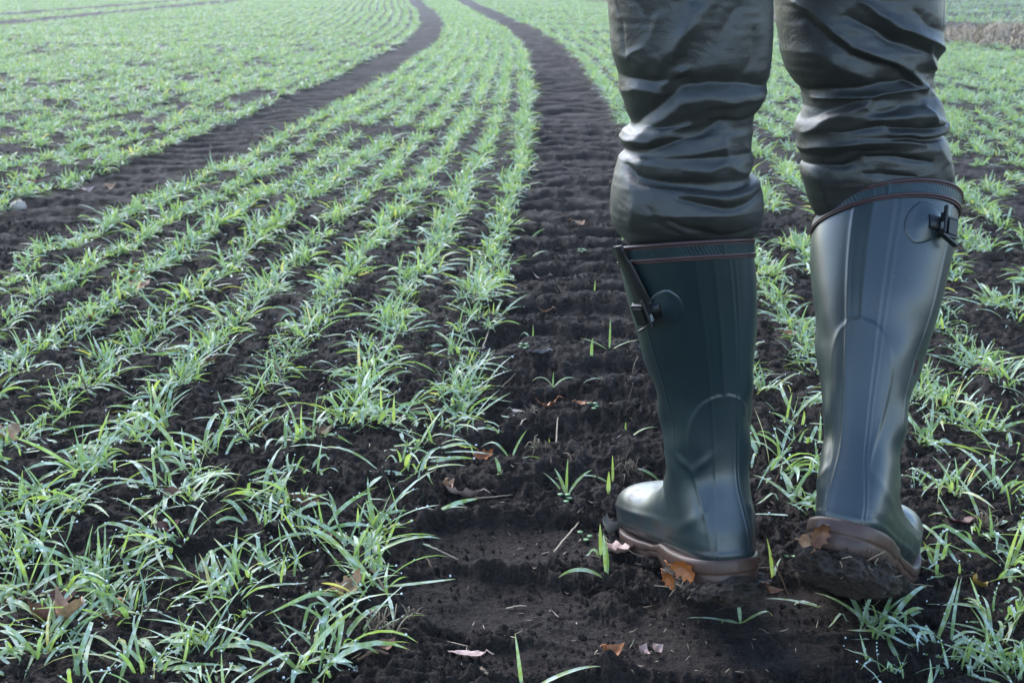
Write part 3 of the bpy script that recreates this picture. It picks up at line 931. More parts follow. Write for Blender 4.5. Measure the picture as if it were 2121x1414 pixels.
        F = grid_faces(200, 10, True); wrapf = np.array([[199 * 10 + i, 199 * 10 + (i + 1) % 10, (i + 1) % 10, i] for i in range(10)])
        tm_.add(V.reshape(-1, 3), [F, wrapf], 1)
    to = link("top_trim", tm_.build("top_trim", [M["band"], M["bead"]]), boot)
    # ---- gusset strap, patch and buckle on the outer side
    s_ = b.side
    def sp_(t, z, o_): return b.at(b.strip + s_ * t, z, o_)
    t0, z0 = b.buckle
    # leaf-shaped patch under the strap: a low dome on the boot wall
    pm = MB()
    na, nrr = 64, 14
    pts = []
    for i in range(nrr + 1):
        q = i / nrr
        for j in range(na):
            a = 2 * np.pi * j / na
            rx = .30 * (1 + .25 * math.cos(a)) ; rz = .0205 * (1 - .25 * (math.cos(a) < -0.2) * abs(math.cos(a)))
            hh = .0013 * (1 - q ** 10) + .006 * max(0, 1 - math.hypot(q * math.cos(a) - .45, q * math.sin(a)) * 1.1) ** 1.5
            pts.append(sp_(t0 - .36 + rx * q * math.cos(a), z0 + .002 + rz * q * math.sin(a), hh if i < nrr else -.0012)[0])
    pm.add(np.array(pts), [grid_faces(nrr + 1, na, True)], 0)
    link("strap_patch", pm.build("strap_patch", [M["rubber"]]), boot)
    # strap running forward from the buckle and its loose tongue
    stm = MB()
    path = [(t0 - .26, z0 + .002, .006), (t0 - .1, z0 + .001, .0085), (t0 + .1, z0, .008), (t0 + .25, z0 + .001, .0045), (t0 + .38, z0 + .002, .001)]
    def ribbon(pa, half, thk):
        F_, L = [], []
        pa = spline(np.array(pa), 40)
        for (t, z, o_) in pa:
            p, nn, tu, tv = sp_(t, z, o_)
            for (a_, c_) in ((-1, -.5), (-.92, .5), (0, .62), (.92, .5), (1, -.5)):
                L.append(p + tv * half * a_ + nn * thk * c_)
        L = np.array(L)
        return L, [grid_faces(40, 5, True), np.array([[0, 1, 2, 3, 4]]), np.array([[195, 199, 198, 197, 196]])]
    v, f = ribbon(path, .0075, .0022); stm.add(v, f, 0)
    gus = [(t0 + .02, z0 + .010, .004), (t0 + .10, z0 + .03, .0045), (t0 + .22, z0 + .055, .005), (t0 + .28, .398, .0065), (t0 + .30, .410, .0075)]
    if b.flap:
        v, f = ribbon(gus, .0012, .010); 
        L = []
        for (t, z, o_) in spline(np.array(gus), 40):
            p, nn, tu, tv = sp_(t, min(z, .405), o_)
            p = p + tv * max(0, z - .405)
            for a_, c_ in ((-1, -.3), (-1, .5), (0, .8), (1, .5), (1, -.3)):
                L.append(p + tu * a_ * .0095 + nn * .0032 * c_)
        stm.add(np.array(L), f, 0)
    link("strap", stm.build("strap", [M["black"]]), boot)
    bk = MB()
    p, nn, tu, tv = sp_(t0 + .02, z0, .0095)
    tu = tu * s_
    def box(c, hx, hy, hz, ax, ay, az, r=.0012):
        """box with chamfered long edges"""
        out = []
        for sz in (-1, 1):
            k = r
            prof8 = [(-hx + k, -hy), (hx - k, -hy), (hx, -hy + k), (hx, hy - k), (hx - k, hy), (-hx + k, hy), (-hx, hy - k), (-hx, -hy + k)]
            for zz, ins in ((sz * hz, k * .6), (sz * (hz - k), 0)) if sz < 0 else ((sz * (hz - k), 0), (sz * hz, k * .6)):
                for x_, y_ in prof8:
                    out.append(c + ax * (x_ - math.copysign(ins, x_)) + ay * (y_ - math.copysign(ins, y_)) + az * zz)
        return np.array(out), [grid_faces(4, 8, True), np.arange(8)[::-1][None], (np.arange(8) + 24)[None]]
    c = p + nn * .001
    for dv in (-.0098, .0098):           # frame
        v, f = box(c + tv * dv, .0095, .0016, .0022, tu, tv, nn, .0009); bk.add(v, f, 0, False)
    for du in (-.0098, .0098):
        v, f = box(c + tu * du, .0016, .0112, .0022, tu, tv, nn, .0009); bk.add(v, f, 0, False)
    v, f = box(c + tu * .003 + nn * .0018, .0062, .0080, .0012, tu, tv, nn, .0008); bk.add(v, f, 0, False)   # keeper plate
    # standing lever with its small pressed mark
    ax_ = tu * -.35 + nn * .94; ax_ /= np.linalg.norm(ax_)
    lever = c - tu * .0125 + nn * .004
    v, f = box(lever + tv * .001, .0013, .0115, .0055, np.cross(tv, ax_), tv, ax_, .0007); bk.add(v, f, 0, False)
    v, f = box(lever + tv * .013 + ax_ * .003, .0013, .006, .0030, np.cross(tv, ax_), tv, ax_, .0007); bk.add(v, f, 0, False)
    k_ = -np.cross(tv, ax_)
    if k_[1] > 0: k_ = -k_
    for gx, gz, hx_, hz_ in ((-.002, 0, .0003, .0035), (.002, 0, .0003, .0035), (0, .0032, .0023, .0003), (0, -.0032, .0023, .0003), (0, 0, .0012, .0003), (0, .0012, .0003, .0012), (.0008, -.0014, .0003, .001)):
        v, f = box(lever - tv * .002 + k_ * .0014 + ax_ * gx + tv * gz, hx_, hz_, .0002, ax_, tv, k_, .0001); bk.add(v, f, 1, False)
    # lower rail of the buckle, standing off the boot
    v, f = box(c - tv * .0135 + tu * .001, .0125, .0013, .0035, tu * .94 - tv * .34, tv * .94 + tu * .34, nn, .0007); bk.add(v, f, 0, False)
    link("buckle", bk.build("buckle", [M["black"], M["mark"]]), boot)
    return boot

person = bpy.data.objects.new("person", None)
COL.objects.link(person)
person.location = (0, 0, 0)
tag(person, "person walking away in dark olive leather trousers tucked into muddy green wellington boots", "person")

LB = Boot(-1, (.2255, 1.167, -.004), 14, 15, -.140, -.218, (0, 0, 0), .95, (.99, 1.04), .0, .225, .85, 0.0, .88, .905)
LB.mud = [(-.052, .078, .030, .047, 101, -.003), (.10, .245, .018, .047, 111, .0)]
LB.buckle, LB.flap = (1.10, .333), True
LB.dents = [(-.55, .140, .9, .45, .30, .07, .0014), (-1.02, .141, .9, -.45, .26, .07, .0014), (-.80, .172, 1, 0, .38, .34, .0030), (-.62, .120, 1, 0, .45, .2, -.0015)]
RB = Boot(1, (.328, 1.095, .004), -29, 32, -.085, 0.0, (.36, 0, .01), .95, (1.12, 1.0), -.02, .258, .70, 1.0, .95, .95, -.013)
RB.mud = [(-.058, .080, .036, .050, 121, -.014), (.095, .262, .032, .054, 131, -.008)]
RB.buckle, RB.flap = (1.02, .36), False
RB.dents = []

# ---------------------------------------------------------------- trousers
LEG_L = np.array([(-420, 1215, 1625), (-250, 1235, 1618), (-100, 1250, 1602), (0, 1258.5, 1597), (35, 1261, 1597), (69, 1265, 1597), (110, 1271, 1595), (152, 1278, 1590), (187, 1286, 1586), (217, 1294, 1570), (234, 1299, 1557), (250, 1305, 1556), (258, 1303, 1556),
                  (269, 1290, 1556), (285, 1288, 1553), (300, 1289, 1549), (308, 1294, 1548), (313, 1293, 1550), (326, 1281, 1553), (345, 1277, 1553), (358, 1274, 1553), (364, 1272, 1563), (373, 1271, 1569), (391, 1268, 1576), (415, 1265, 1578), (440, 1264, 1578), (458, 1267, 1576), (472, 1273, 1571), (484, 1281, 1563), (496, 1296, 1553), (508, 1303, 1549), (540, 1308, 1546), (600, 1318, 1544)])
LEG_R = np.array([(-420, 1575, 1960), (-250, 1590, 1955), (-100, 1600, 1948), (0, 1608, 1945), (48, 1612, 1947), (80, 1617, 1945), (104, 1619, 1942), (125, 1625, 1933), (143, 1632, 1924), (160, 1645, 1924), (178, 1661, 1925), (195, 1666, 1926), (217, 1667, 1940), (240, 1659, 1950), (255, 1653, 1954), (263, 1652, 1954), (268, 1652, 1949), (274, 1652, 1947), (290, 1653, 1956), (304, 1655, 1961), (317, 1661, 1964), (330, 1664, 1967), (345, 1661, 1970), (360, 1660, 1973), (380, 1666, 1976), (404, 1672, 1977), (430, 1682, 1972), (450, 1694, 1962), (500, 1705, 1940), (560, 1720, 1920)])
# folds: (points in the photo's frontal view of the leg, height of the fold in mm, half width in px)
FOLD_L = [([(1272, 0), (1279, 60), (1291, 116)], -2.2, 2.5), ([(1290, 118), (1300, 105), (1318, 95)], 2, 6), ([(1440, 0), (1400, 60), (1350, 120)], 4, 16), ([(1500, 10), (1470, 60), (1450, 110)], -3, 16), ([(1310, 0), (1325, 50), (1330, 90)], -2.5, 12), ([(1413, 12), (1395, 60), (1374, 113)], 5, 13), ([(1345, 30), (1322, 90), (1310, 130)], 2.5, 12), ([(1265, 152), (1330, 160), (1404, 150)], -5, 11), ([(1355, 163), (1392, 140), (1404, 132)], 4, 9),
          ([(1304, 256), (1350, 205), (1395, 170), (1450, 158), (1520, 160), (1580, 170)], -9, 15), ([(1300, 285), (1340, 250), (1390, 200), (1440, 186), (1500, 200), (1560, 196)], 5, 15),
          ([(1289, 284), (1335, 283), (1370, 262), (1405, 246)], 6, 10), ([(1292, 306), (1330, 303), (1375, 280), (1420, 262), (1470, 238)], -7, 11),
          ([(1318, 320), (1370, 308), (1430, 302), (1480, 290)], 4, 11), ([(1293, 330), (1308, 348), (1345, 354), (1420, 358), (1490, 366), (1552, 358)], -8.5, 9),
          ([(1480, 285), (1495, 330), (1530, 345)], 3.5, 10), ([(1400, 378), (1470, 385), (1530, 380), (1572, 372)], 4.5, 10), ([(1385, 388), (1440, 400), (1500, 404), (1560, 388)], -4, 8),
          ([(1300, 360), (1305, 400), (1297, 450)], 4, 14), ([(1370, 430), (1420, 452), (1480, 465), (1550, 452)], -3, 7), ([(1330, 405), (1350, 440), (1395, 462)], -2.2, 7),
          ([(1540, 60), (1535, 110), (1520, 145)], -3.5, 14), ([(1450, 20), (1440, 80), (1420, 120)], -2, 14), ([(1500, 225), (1545, 215), (1560, 200)], 3, 10), ([(1530, 290), (1545, 320), (1540, 345)], 4, 9), ([(1400, 330), (1450, 335), (1480, 325)], 2.5, 9),
          ([(1262, 70), (1275, 110), (1300, 118)], 3, 14), ([(1280, 190), (1310, 175), (1340, 180)], 3, 10), ([(1290, 470), (1310, 480), (1325, 500)], 3, 8)]
FOLD_R = [([(1925, 0), (1925, 30), (1918, 58)], -2.2, 3), ([(1650, 20), (1655, 70), (1680, 130)], -3, 14), ([(1630, 0), (1680, 45), (1722, 88), (1798, 118), (1843, 135), (1880, 172)], 7, 10), ([(1640, 40), (1690, 80), (1740, 110), (1820, 138), (1860, 170)], -7, 14), ([(1735, 0), (1808, 48), (1878, 78), (1934, 100)], 7, 10), ([(1720, 30), (1790, 70), (1850, 95), (1920, 120)], -6, 13),
          ([(1878, 92), (1895, 128), (1921, 145)], 5.5, 9), ([(1634, 150), (1660, 175), (1700, 180)], 4, 12), ([(1676, 195), (1740, 190), (1800, 178), (1880, 174)], 6.5, 8), ([(1670, 180), (1740, 172), (1790, 160), (1850, 160)], -6, 10),
          ([(1656, 268), (1700, 236), (1755, 213), (1778, 183)], 6.5, 9), ([(1655, 245), (1690, 222), (1740, 200)], -5, 9), ([(1780, 222), (1830, 208), (1870, 205)], -6, 9), ([(1760, 240), (1800, 232), (1870, 222), (1920, 240)], 4, 9),
          ([(1878, 215), (1895, 243), (1951, 252)], 7, 8), ([(1804, 261), (1870, 262), (1951, 261)], 6, 6), ([(1800, 250), (1860, 251), (1930, 246)], -7, 6), ([(1808, 271), (1870, 274), (1945, 272)], -5, 6),
          ([(1654, 305), (1720, 287), (1800, 277), (1880, 282)], 5, 9), ([(1665, 333), (1720, 330), (1760, 312), (1821, 312), (1895, 322)], -5, 6), ([(1760, 342), (1808, 348), (1860, 350)], -3, 6), ([(1690, 320), (1740, 300), (1800, 296)], -3, 8),
          ([(1920, 300), (1945, 330), (1955, 370)], 4, 12), ([(1672, 350), (1690, 380), (1700, 420)], 3.5, 11), ([(1850, 20), (1880, 50), (1925, 60)], -4, 12), ([(1900, 185), (1920, 205), (1935, 225)], 4, 8), ([(1660, 100), (1700, 130), (1760, 150)], 3, 12), ([(1700, 260), (1750, 255), (1790, 245)], -4, 8)]

def leg_mesh(tab, folds, depth, seed, dfac):
    nu, nv = 300, 420
    ys = np.concatenate([np.linspace(tab[0, 0], -60, 60, endpoint=False), np.linspace(-60, tab[-1, 0], nv - 60)])
    xl, xr = np.interp(ys, tab[:, 0], tab[:, 1]), np.interp(ys, tab[:, 0], tab[:, 2])
    k = np.array([1, 2, 3, 2, 1]) / 9.0
    xl, xr = [np.convolve(np.pad(q, 2, 'edge'), k, 'valid') for q in (xl, xr)]
    d = np.interp(ys, depth[:, 0], depth[:, 1])
    X0, Z0, Zc = px_at_depth(xl, ys, d); X1, _, _ = px_at_depth(xr, ys, d)
    th = np.linspace(-np.pi, np.pi, nu, endpoint=False)      # 0 faces back (-Y)
    ex = 2 / 2.25
    s, c = np.sin(th), np.cos(th)
    ss, cc = np.sign(s) * np.abs(s) ** ex, np.sign(c) * np.abs(c) ** ex
    xc, hw = (X0 + X1) / 2, (X1 - X0) / 2
    P = np.stack([xc[:, None] + hw[:, None] * ss, d[:, None] - hw[:, None] * np.interp(ys, dfac[0], dfac[1])[:, None] * cc, np.broadcast_to(Z0[:, None], (nv, nu))], -1)
    chx = (xl + xr)[:, None] / 2 + (xr - xl)[:, None] / 2 * ss[None]
    chy = np.broadcast_to(ys[:, None], chx.shape)
    front = (c > 0)[None] | np.zeros_like(chx, bool)
    # at the far side of the leg the folds run on, shifted
    chy2 = np.where(front, chy, chy + 16 * np.sin(chx * .02 + seed) * (1 - np.abs(ss))[None])
    wx = chx + 5 * noise2(chx * .02, chy * .02, seed); wy = chy2 + 4 * noise2(chx * .025, chy * .03, seed + 1)
    D = np.zeros_like(chx)
    for pts, am, wd in folds:
        q = np.array(pts, float)
        best = np.full(chx.shape, 1e9); tb = np.zeros_like(chx)
        tot = len(q) - 1
        for i in range(tot):
            a, b = q[i], q[i + 1]
            ab = b - a; L2 = ab.dot(ab)
            t = np.clip(((wx - a[0]) * ab[0] + (wy - a[1]) * ab[1]) / L2, 0, 1)
            dd = np.hypot(wx - a[0] - t * ab[0], wy - a[1] - t * ab[1])
            m = dd < best
            best = np.where(m, dd, best); tb = np.where(m, (i + t) / tot, tb)
        w_ = wd * (.75 + .5 * np.sin(np.pi * tb))
        D += am * .001 * np.exp(-(best / w_) ** 1.5) * (.55 + .45 * np.sin(np.pi * np.clip(tb, 0, 1)))
    q = np.stack([chx * .011, chy2 * .03 + .004 * chx, np.where(front, 0.0, 5.0)], -1)
    D *= .98
    D += (.1 + .9 * sstep(130, 250, chy)) * .0015 * noise3(q * .6, seed + 3) + .0005 * sstep(80, 200, chy) * (1 - 2 * np.abs(noise3(q * np.array([1.3, 1.3, 1]), seed + 4)))
    q = np.stack([chx * .05, chy2 * .09, np.where(front, 0.0, 5.0)], -1)
    D += .0003 * noise3(q, seed + 5)
    pk = np.exp(-((ys - (tab[-1, 0] - 85)) / 32.0) ** 2)[:, None]
    D += pk * .0022 * noise2(chx * .055, chy * .012, seed + 6)
    edge = np.sqrt(np.clip(1 - ss ** 2, 0, 1))[None]
    D *= .35 + .65 * edge ** .6
    N = grid_normals(P)
    if np.mean(N[..., 0] * (P[..., 0] - xc[:, None])) < 0: N = -N
    P = P + N * D[..., None]
    return P


# depth of each leg's axis follows the boot it goes into
def axis_depth(b, up):
    z = [.405, .36, .31]
    c = b.bend(np.array([[0, .006, q] for q in z]))
    ypx = []
    for p in c:
        k = CAM_H - p[2]
        ypx.append(707 + F_PX * (k * CT - p[1] * ST) / (p[1] * CT + k * ST))
    tab = [(-420, c[0, 1] + up), (0, c[0, 1] + up)] + [(y_, p[1]) for y_, p in zip(ypx, c)]
    return np.array(tab)
build_boot(LB, person, "planted boot with the heel down in the soil")
build_boot(RB, person, "boot pushing off on its toe, heel raised and caked with mud")
tr = MB()
PL = leg_mesh(LEG_L, FOLD_L, axis_depth(LB, .01), 200, ([0, 420, 490, 600], [.98, .98, .76, .7]))
PR = leg_mesh(LEG_R, FOLD_R, axis_depth(RB, .03), 300, ([0, 230, 330, 400, 470], [.98, .95, .70, .56, .5]))
for P in (PL, PR):
    tr.add(P.reshape(-1, 3), [grid_faces(P.shape[0], P.shape[1], True)], 0)
# seat of the trousers, joining the legs above the picture
cxx = (PL[0, :, 0].mean() + PR[0, :, 0].mean()) / 2; cyy = (PL[0, :, 1].mean() + PR[0, :, 1].mean()) / 2
span = max(PR[0, :, 0].max() - cxx, cxx - PL[0, :, 0].min())
th = np.linspace(0, 2 * np.pi, 72, endpoint=False)
rings = []
for z_, a_, b_ in ((.745, .02, .03), (.75, .10, .07), (.775, .19, .10), (.82, .225, .125), (.88, .225, .135), (.94, .205, .13), (1.0, .19, .12), (1.01, .0, .0)):
    k_ = span / .225
    rings.append(np.stack([cxx + a_ * k_ * np.cos(th), cyy + b_ * np.sin(th), np.full(72, z_ + .01 * np.random.default_rng(1).random())], -1))
rings = np.stack(rings)
tr.add(rings.reshape(-1, 3), [grid_faces(len(rings), 72, True)], 0)
link("trousers", tr.build("trousers", [M["leather"]]), person)

# ---------------------------------------------------------------- fallen leaves, straw, twigs, weeds
def leaf_mesh(name, kind, length, mat, curl, fold, seed, stalk=.25):
    rr = np.random.default_rng(seed)
    nu, nv = 34, 11
    t = np.linspace(0, 1, nu)
    if kind == "oak":
        w = .30 * np.sin(np.pi * t ** .8) ** .75 * (1 + .20 * np.sin(t * 2 * np.pi * 3.6 + .5 + rr.uniform(-.5, .5))) + .006
    elif kind == "oval":
        w = .33 * np.sin(np.pi * t ** .85) ** .85 * (1 + .03 * np.sin(t * 60)) + .004
    else:
        w = .19 * np.sin(np.pi * t ** .7) ** .9 + .004
    v = np.linspace(-1, 1, nv)
    X = (t - .5)[:, None] * length + np.zeros((1, nv))
    X = X + length * .035 * np.abs(v)[None] ** 1.5 * np.sin(t * 2 * np.pi * 3.6 + 1.4)[:, None] * (kind == "oak")
    Y = v[None] * w[:, None] * length * (1 + .10 * rr.normal(size=(1, 1)))
    Z = .6 * fold * np.abs(Y) + curl * ((t - .5)[:, None] ** 2 * length * 2.0 + Y * Y / length * 1.3) + length * .05 * noise2(X / length * 4 + seed, Y / length * 4, seed) + length * .02 * noise2(X / length * 11 + seed, Y / length * 11, seed)
    # rolled long edge on some
    m = MB()
    top = np.stack([X, Y, Z], -1)
    nrm = grid_normals(top, False)
    if nrm[..., 2].mean() < 0: nrm = -nrm
    th_ = .00025
    m.add((top + nrm * th_).reshape(-1, 3), [grid_faces(nu, nv)], 0)
    m.add((top - nrm * th_).reshape(-1, 3), [grid_faces(nu, nv)[:, ::-1]], 0)
    # midrib and stalk
    mid = top[:, nv // 2] + np.array([0, 0, .0003])
    st = np.concatenate([np.array([[-.5 * length - stalk * length * (1 - k / 5), stalk * length * .12 * math.sin(k), mid[0, 2] + .0008 * k] for k in range(5)]), mid])
    vv, ff = tube(st, np.concatenate([np.full(5, .0007), np.linspace(.0007, .0002, nu)]), 5)
    m.add(vv, ff, 0)
    me = m.build(name, [M[mat]])
    return me

def lay(o, px, py, lift=.004, tilt=(0, 0), rot=0.0, zz=None):
    x, y = px2ground(px, py, 0.0)
    z = float(ground_z(x, y)) + lift if zz is None else zz
    o.location = (x, y, z)
    o.rotation_euler = (tilt[0], tilt[1], rot)

LEAVES = [  # px, py, kind, length, material, curl, fold, tilt x, tilt y, rot, label
    (950, 1030, "oak", .062, "pink", .5, .5, .75, -.2, 2.9, "large pale folded oak leaf lying beside the first wheat row"),
    (925, 1020, "oval", .030, "tan", .9, .2, .5, .3, 1.2, "small tan curled leaf tucked against the large pale folded leaf"),
    (1000, 931, "oak", .040, "orange", .8, .3, .6, -.1, .2, "light orange oak leaf at the left rim of the middle track"),
    (1132, 846, "oak", .042, "orange", .8, .3, .45, 0, 3.2, "bright orange crumpled leaf on bare soil, left of its small twin"),
    (1209, 846, "narrow", .030, "orange", .3, .3, .3, 0, .1, "small flat orange leaf scrap, right of the crumpled orange leaf"),
    (1112, 744, "oval", .046, "grey", .25, .25, .55, 0, 3.2, "greyish lilac upturned leaf on the bare middle track"),
    (1080, 834, "narrow", .040, "stone", .2, .1, .15, 0, -.4, "dull grey flat leaf half sunk in the track soil"),
    (1127, 664, "oval", .034, "tan", .8, .2, .4, -.1, 3.0, "tan oval leaf on a tread ridge of the middle track"),
    (1180, 505, "oval", .036, "brown", 1.0, .5, .9, .2, 1.9, "small brown leaf standing upright on the far middle track"),
    (1120, 578, "narrow", .044, "pink", .6, .4, .3, 0, 2.7, "pale pink narrow leaf across a tread ridge of the track"),
    (1200, 463, "oval", .038, "tan", .7, .3, .4, 0, .4, "small tan leaf on the track level with the trouser bulge"),
    (1176, 447, "narrow", .034, "brown", .9, .4, 1.0, 0, 1.4, "tiny brown leaf tip upright in the far track"),
    (1292, 598, "narrow", .026, "orange", .4, .2, .3, 0, .1, "small bright orange leaf tucked beside the planted boot's strap"),
    (255, 1248, "oval", .026, "orange", -.6, .1, .9, 0, 1.3, "round rust orange leaf on its stalk near the bottom left wheat"),
    (142, 1322, "narrow", .075, "tan", 1.0, 1.6, .25, .12, 2.3, "long folded caramel leaf leaning in the front wheat tuft"),
    (92, 1306, "oval", .060, "brown", .9, .5, .3, .4, .8, "broad dark brown leaf behind the long folded caramel leaf"),
    (235, 1283, "oak", .030, "brown", .7, .4, .3, 0, .8, "small dusky brown leaf just below the round orange leaf"),
    (130, 1240, "oval", .038, "red", .5, .2, .5, 0, .2, "dark reddish leaf flat on the soil above the front tufts"),
    (634, 1068, "oak", .042, "brown", 1.0, .6, .5, .1, .2, "spiky dull brown oak leaf in the second wheat row"),
    (676, 1137, "oak", .040, "brown", .8, .5, .7, -.3, 2.2, "mottled brown leaf stood on edge beside the first row"),
    (350, 1113, "oval", .034, "red", .6, .3, .4, 0, .5, "dark red brown leaf shaded under the wheat blades"),
    (360, 1056, "oval", .030, "brown", .6, .3, .4, 0, .1, "brown leaf hidden under drooping blades in the third row"),
    (722, 1262, "oak", .046, "tan", 1.1, .4, .5, -.3, .7, "tan curled leaf lying in the first row of wheat"),
    (798, 1376, "oval", .026, "brown", .8, .4, .4, 0, .6, "small brown leaf by the twig at the front row"),
    (12, 930, "oak", .066, "tan", .6, .2, 1.0, .1, 1.5, "big tan oak leaf at the left border of the picture"),
    (672, 935, "oval", .034, "brown", .8, .3, .6, 0, .3, "warm brown leaf propped behind the first row"),
    (432, 768, "oak", .042, "brown", .9, .4, .9, 0, 1.4, "brown upright leaf between tufts of the fifth row"),
    (965, 1356, "narrow", .046, "pink", .2, .3, .25, 0, 2.9, "speckled pale leaf strip on trodden soil at the front"),
    (1262, 1365, "oval", .030, "orange", 1.0, .3, .5, .2, .6, "orange brown cupped leaf on trodden soil under white husks"),
    (1330, 1346, "oval", .020, "pink", .8, .4, .7, 0, 1.4, "pale mauve petal like leaf on the front soil, left one"),
    (1357, 1342, "oval", .021, "pink", .9, .5, .8, .3, 1.0, "whitish cupped leaf on the front soil, right one"),
    (1272, 1152, "oak", .056, "pink", .7, .3, .25, -.1, 2.7, "pinkish lobed oak leaf on the ground at the planted toe"),
    (1262, 1104, "oak", .046, "withered", 1.1, .5, .9, .2, 2.2, "crinkled grey brown leaf standing against the planted toe"),
    (2019, 1215, "oval", .028, "yellow", .8, .4, .9, 0, 1.6, "ochre curled leaf stuck in wheat right of the raised boot"),
    (1985, 1105, "narrow", .042, "red", .5, .4, .3, 0, 3.0, "dark red leaf on soil right of the raised boot"),
    (1896, 1118, "oval", .026, "brown", .8, .4, .7, 0, .8, "small brown leaf close behind the raised boot's toe side"),
    (555, 284, "oak", .060, "orange", .6, .3, .4, 0, .2, "rust coloured leaf far down the left wheel track"),
    (225, 383, "narrow", .060, "tan", .5, .4, 1.0, 0, 1.2, "slim tan leaf standing on the left wheel track"),
    (180, 384, "narrow", .060, "pink", .5, .4, .8, 0, 1.0, "pale slim leaf lying on the left wheel track"),
    (75, 385, "narrow", .056, "red", .4, .3, .4, 0, .1, "dark red leaf at the left track's far rim"),
    (290, 602, "oak", .058, "tan", .7, .2, .5, 0, .5, "light brown oak leaf under wheat in the middle rows"),
    (262, 582, "oak", .050, "orange", .7, .3, .5, 0, 2.8, "orange brown leaf just behind the light brown oak leaf"),
    (186, 663, "oval", .036, "orange", .8, .3, .8, 0, 1.7, "orange leaf tip among the sixth row's tufts"),
    (2040, 770, "narrow", .03, "tan", .5, .4, .4, 0, .4, "small tan leaf beside tufts right of the raised boot's calf"),
    (1636, 694, "oval", .034, "orange", .6, .3, .4, 0, .1, "orange leaf on soil in the gap between the boots"),
    (1970, 848, "narrow", .030, "brown", .6, .4, 1.0, 0, 1.9, "brown leaf stub in the wheat right of the raised boot"),
    (1640, 1160, "narrow", .034, "weed", .5, .3, .3, 0, 3.0, "single green blade lying flat between the two boots"),
]
for i, (px, py, kind, ln, mat, curl, fold, tx, ty, rot, lab) in enumerate(LEAVES):
    ln *= .85; tx *= .75
    me = leaf_mesh("fallen_leaf", kind, ln, mat, curl, fold, 500 + i)
    o = link("fallen_leaf", me)
    lay(o, px, py, .004 + .25 * ln * abs(math.sin(tx)) , (tx * (1 if R.random() < .5 else 1), ty, ), rot)
    tag(o, lab, "leaf")

# leaves stuck to the soles
def stick(b, loc, eul, kind, ln, mat, curl, fold, seed, lab):
    o = link("fallen_leaf", leaf_mesh("fallen_leaf", kind, ln, mat, curl, fold, seed))
    p = b.bend(np.array([loc], float))[0]
    o.location = p; o.rotation_euler = eul
    tag(o, lab, "leaf")
stick(LB, (-.043, -.012, .018), (1.35, .3, -.75), "oak", .031, "orange", .8, .5, 601, "rust oak leaf plastered on the planted boot's heel side")
stick(LB, (-.053, .020, .002), (1.2, .9, -.7), "oak", .021, "orange", .8, .5, 602, "smaller rust leaf hanging below the planted boot's sole")
stick(LB, (.036, -.052, -.004), (.7, .4, .4), "narrow", .026, "brown", .7, .4, 603, "brown leaf scrap in the mud under the planted heel")
stick(RB, (-.018, -.052, .014), (1.3, -1.1, .1), "oak", .028, "brown", .9, .5, 604, "brown curled oak leaf stuck upright on the raised heel")
stick(RB, (-.033, -.052, .002), (1.2, .3, .2), "oval", .018, "tan", .6, .3, 605, "small tan leaf flake stuck on the raised heel's mud")
stick(RB, (-.052, .085, -.004), (1.1, .8, .6), "narrow", .034, "orange", .6, .3, 606, "rusty leaf strip caught under the raised boot's arch")

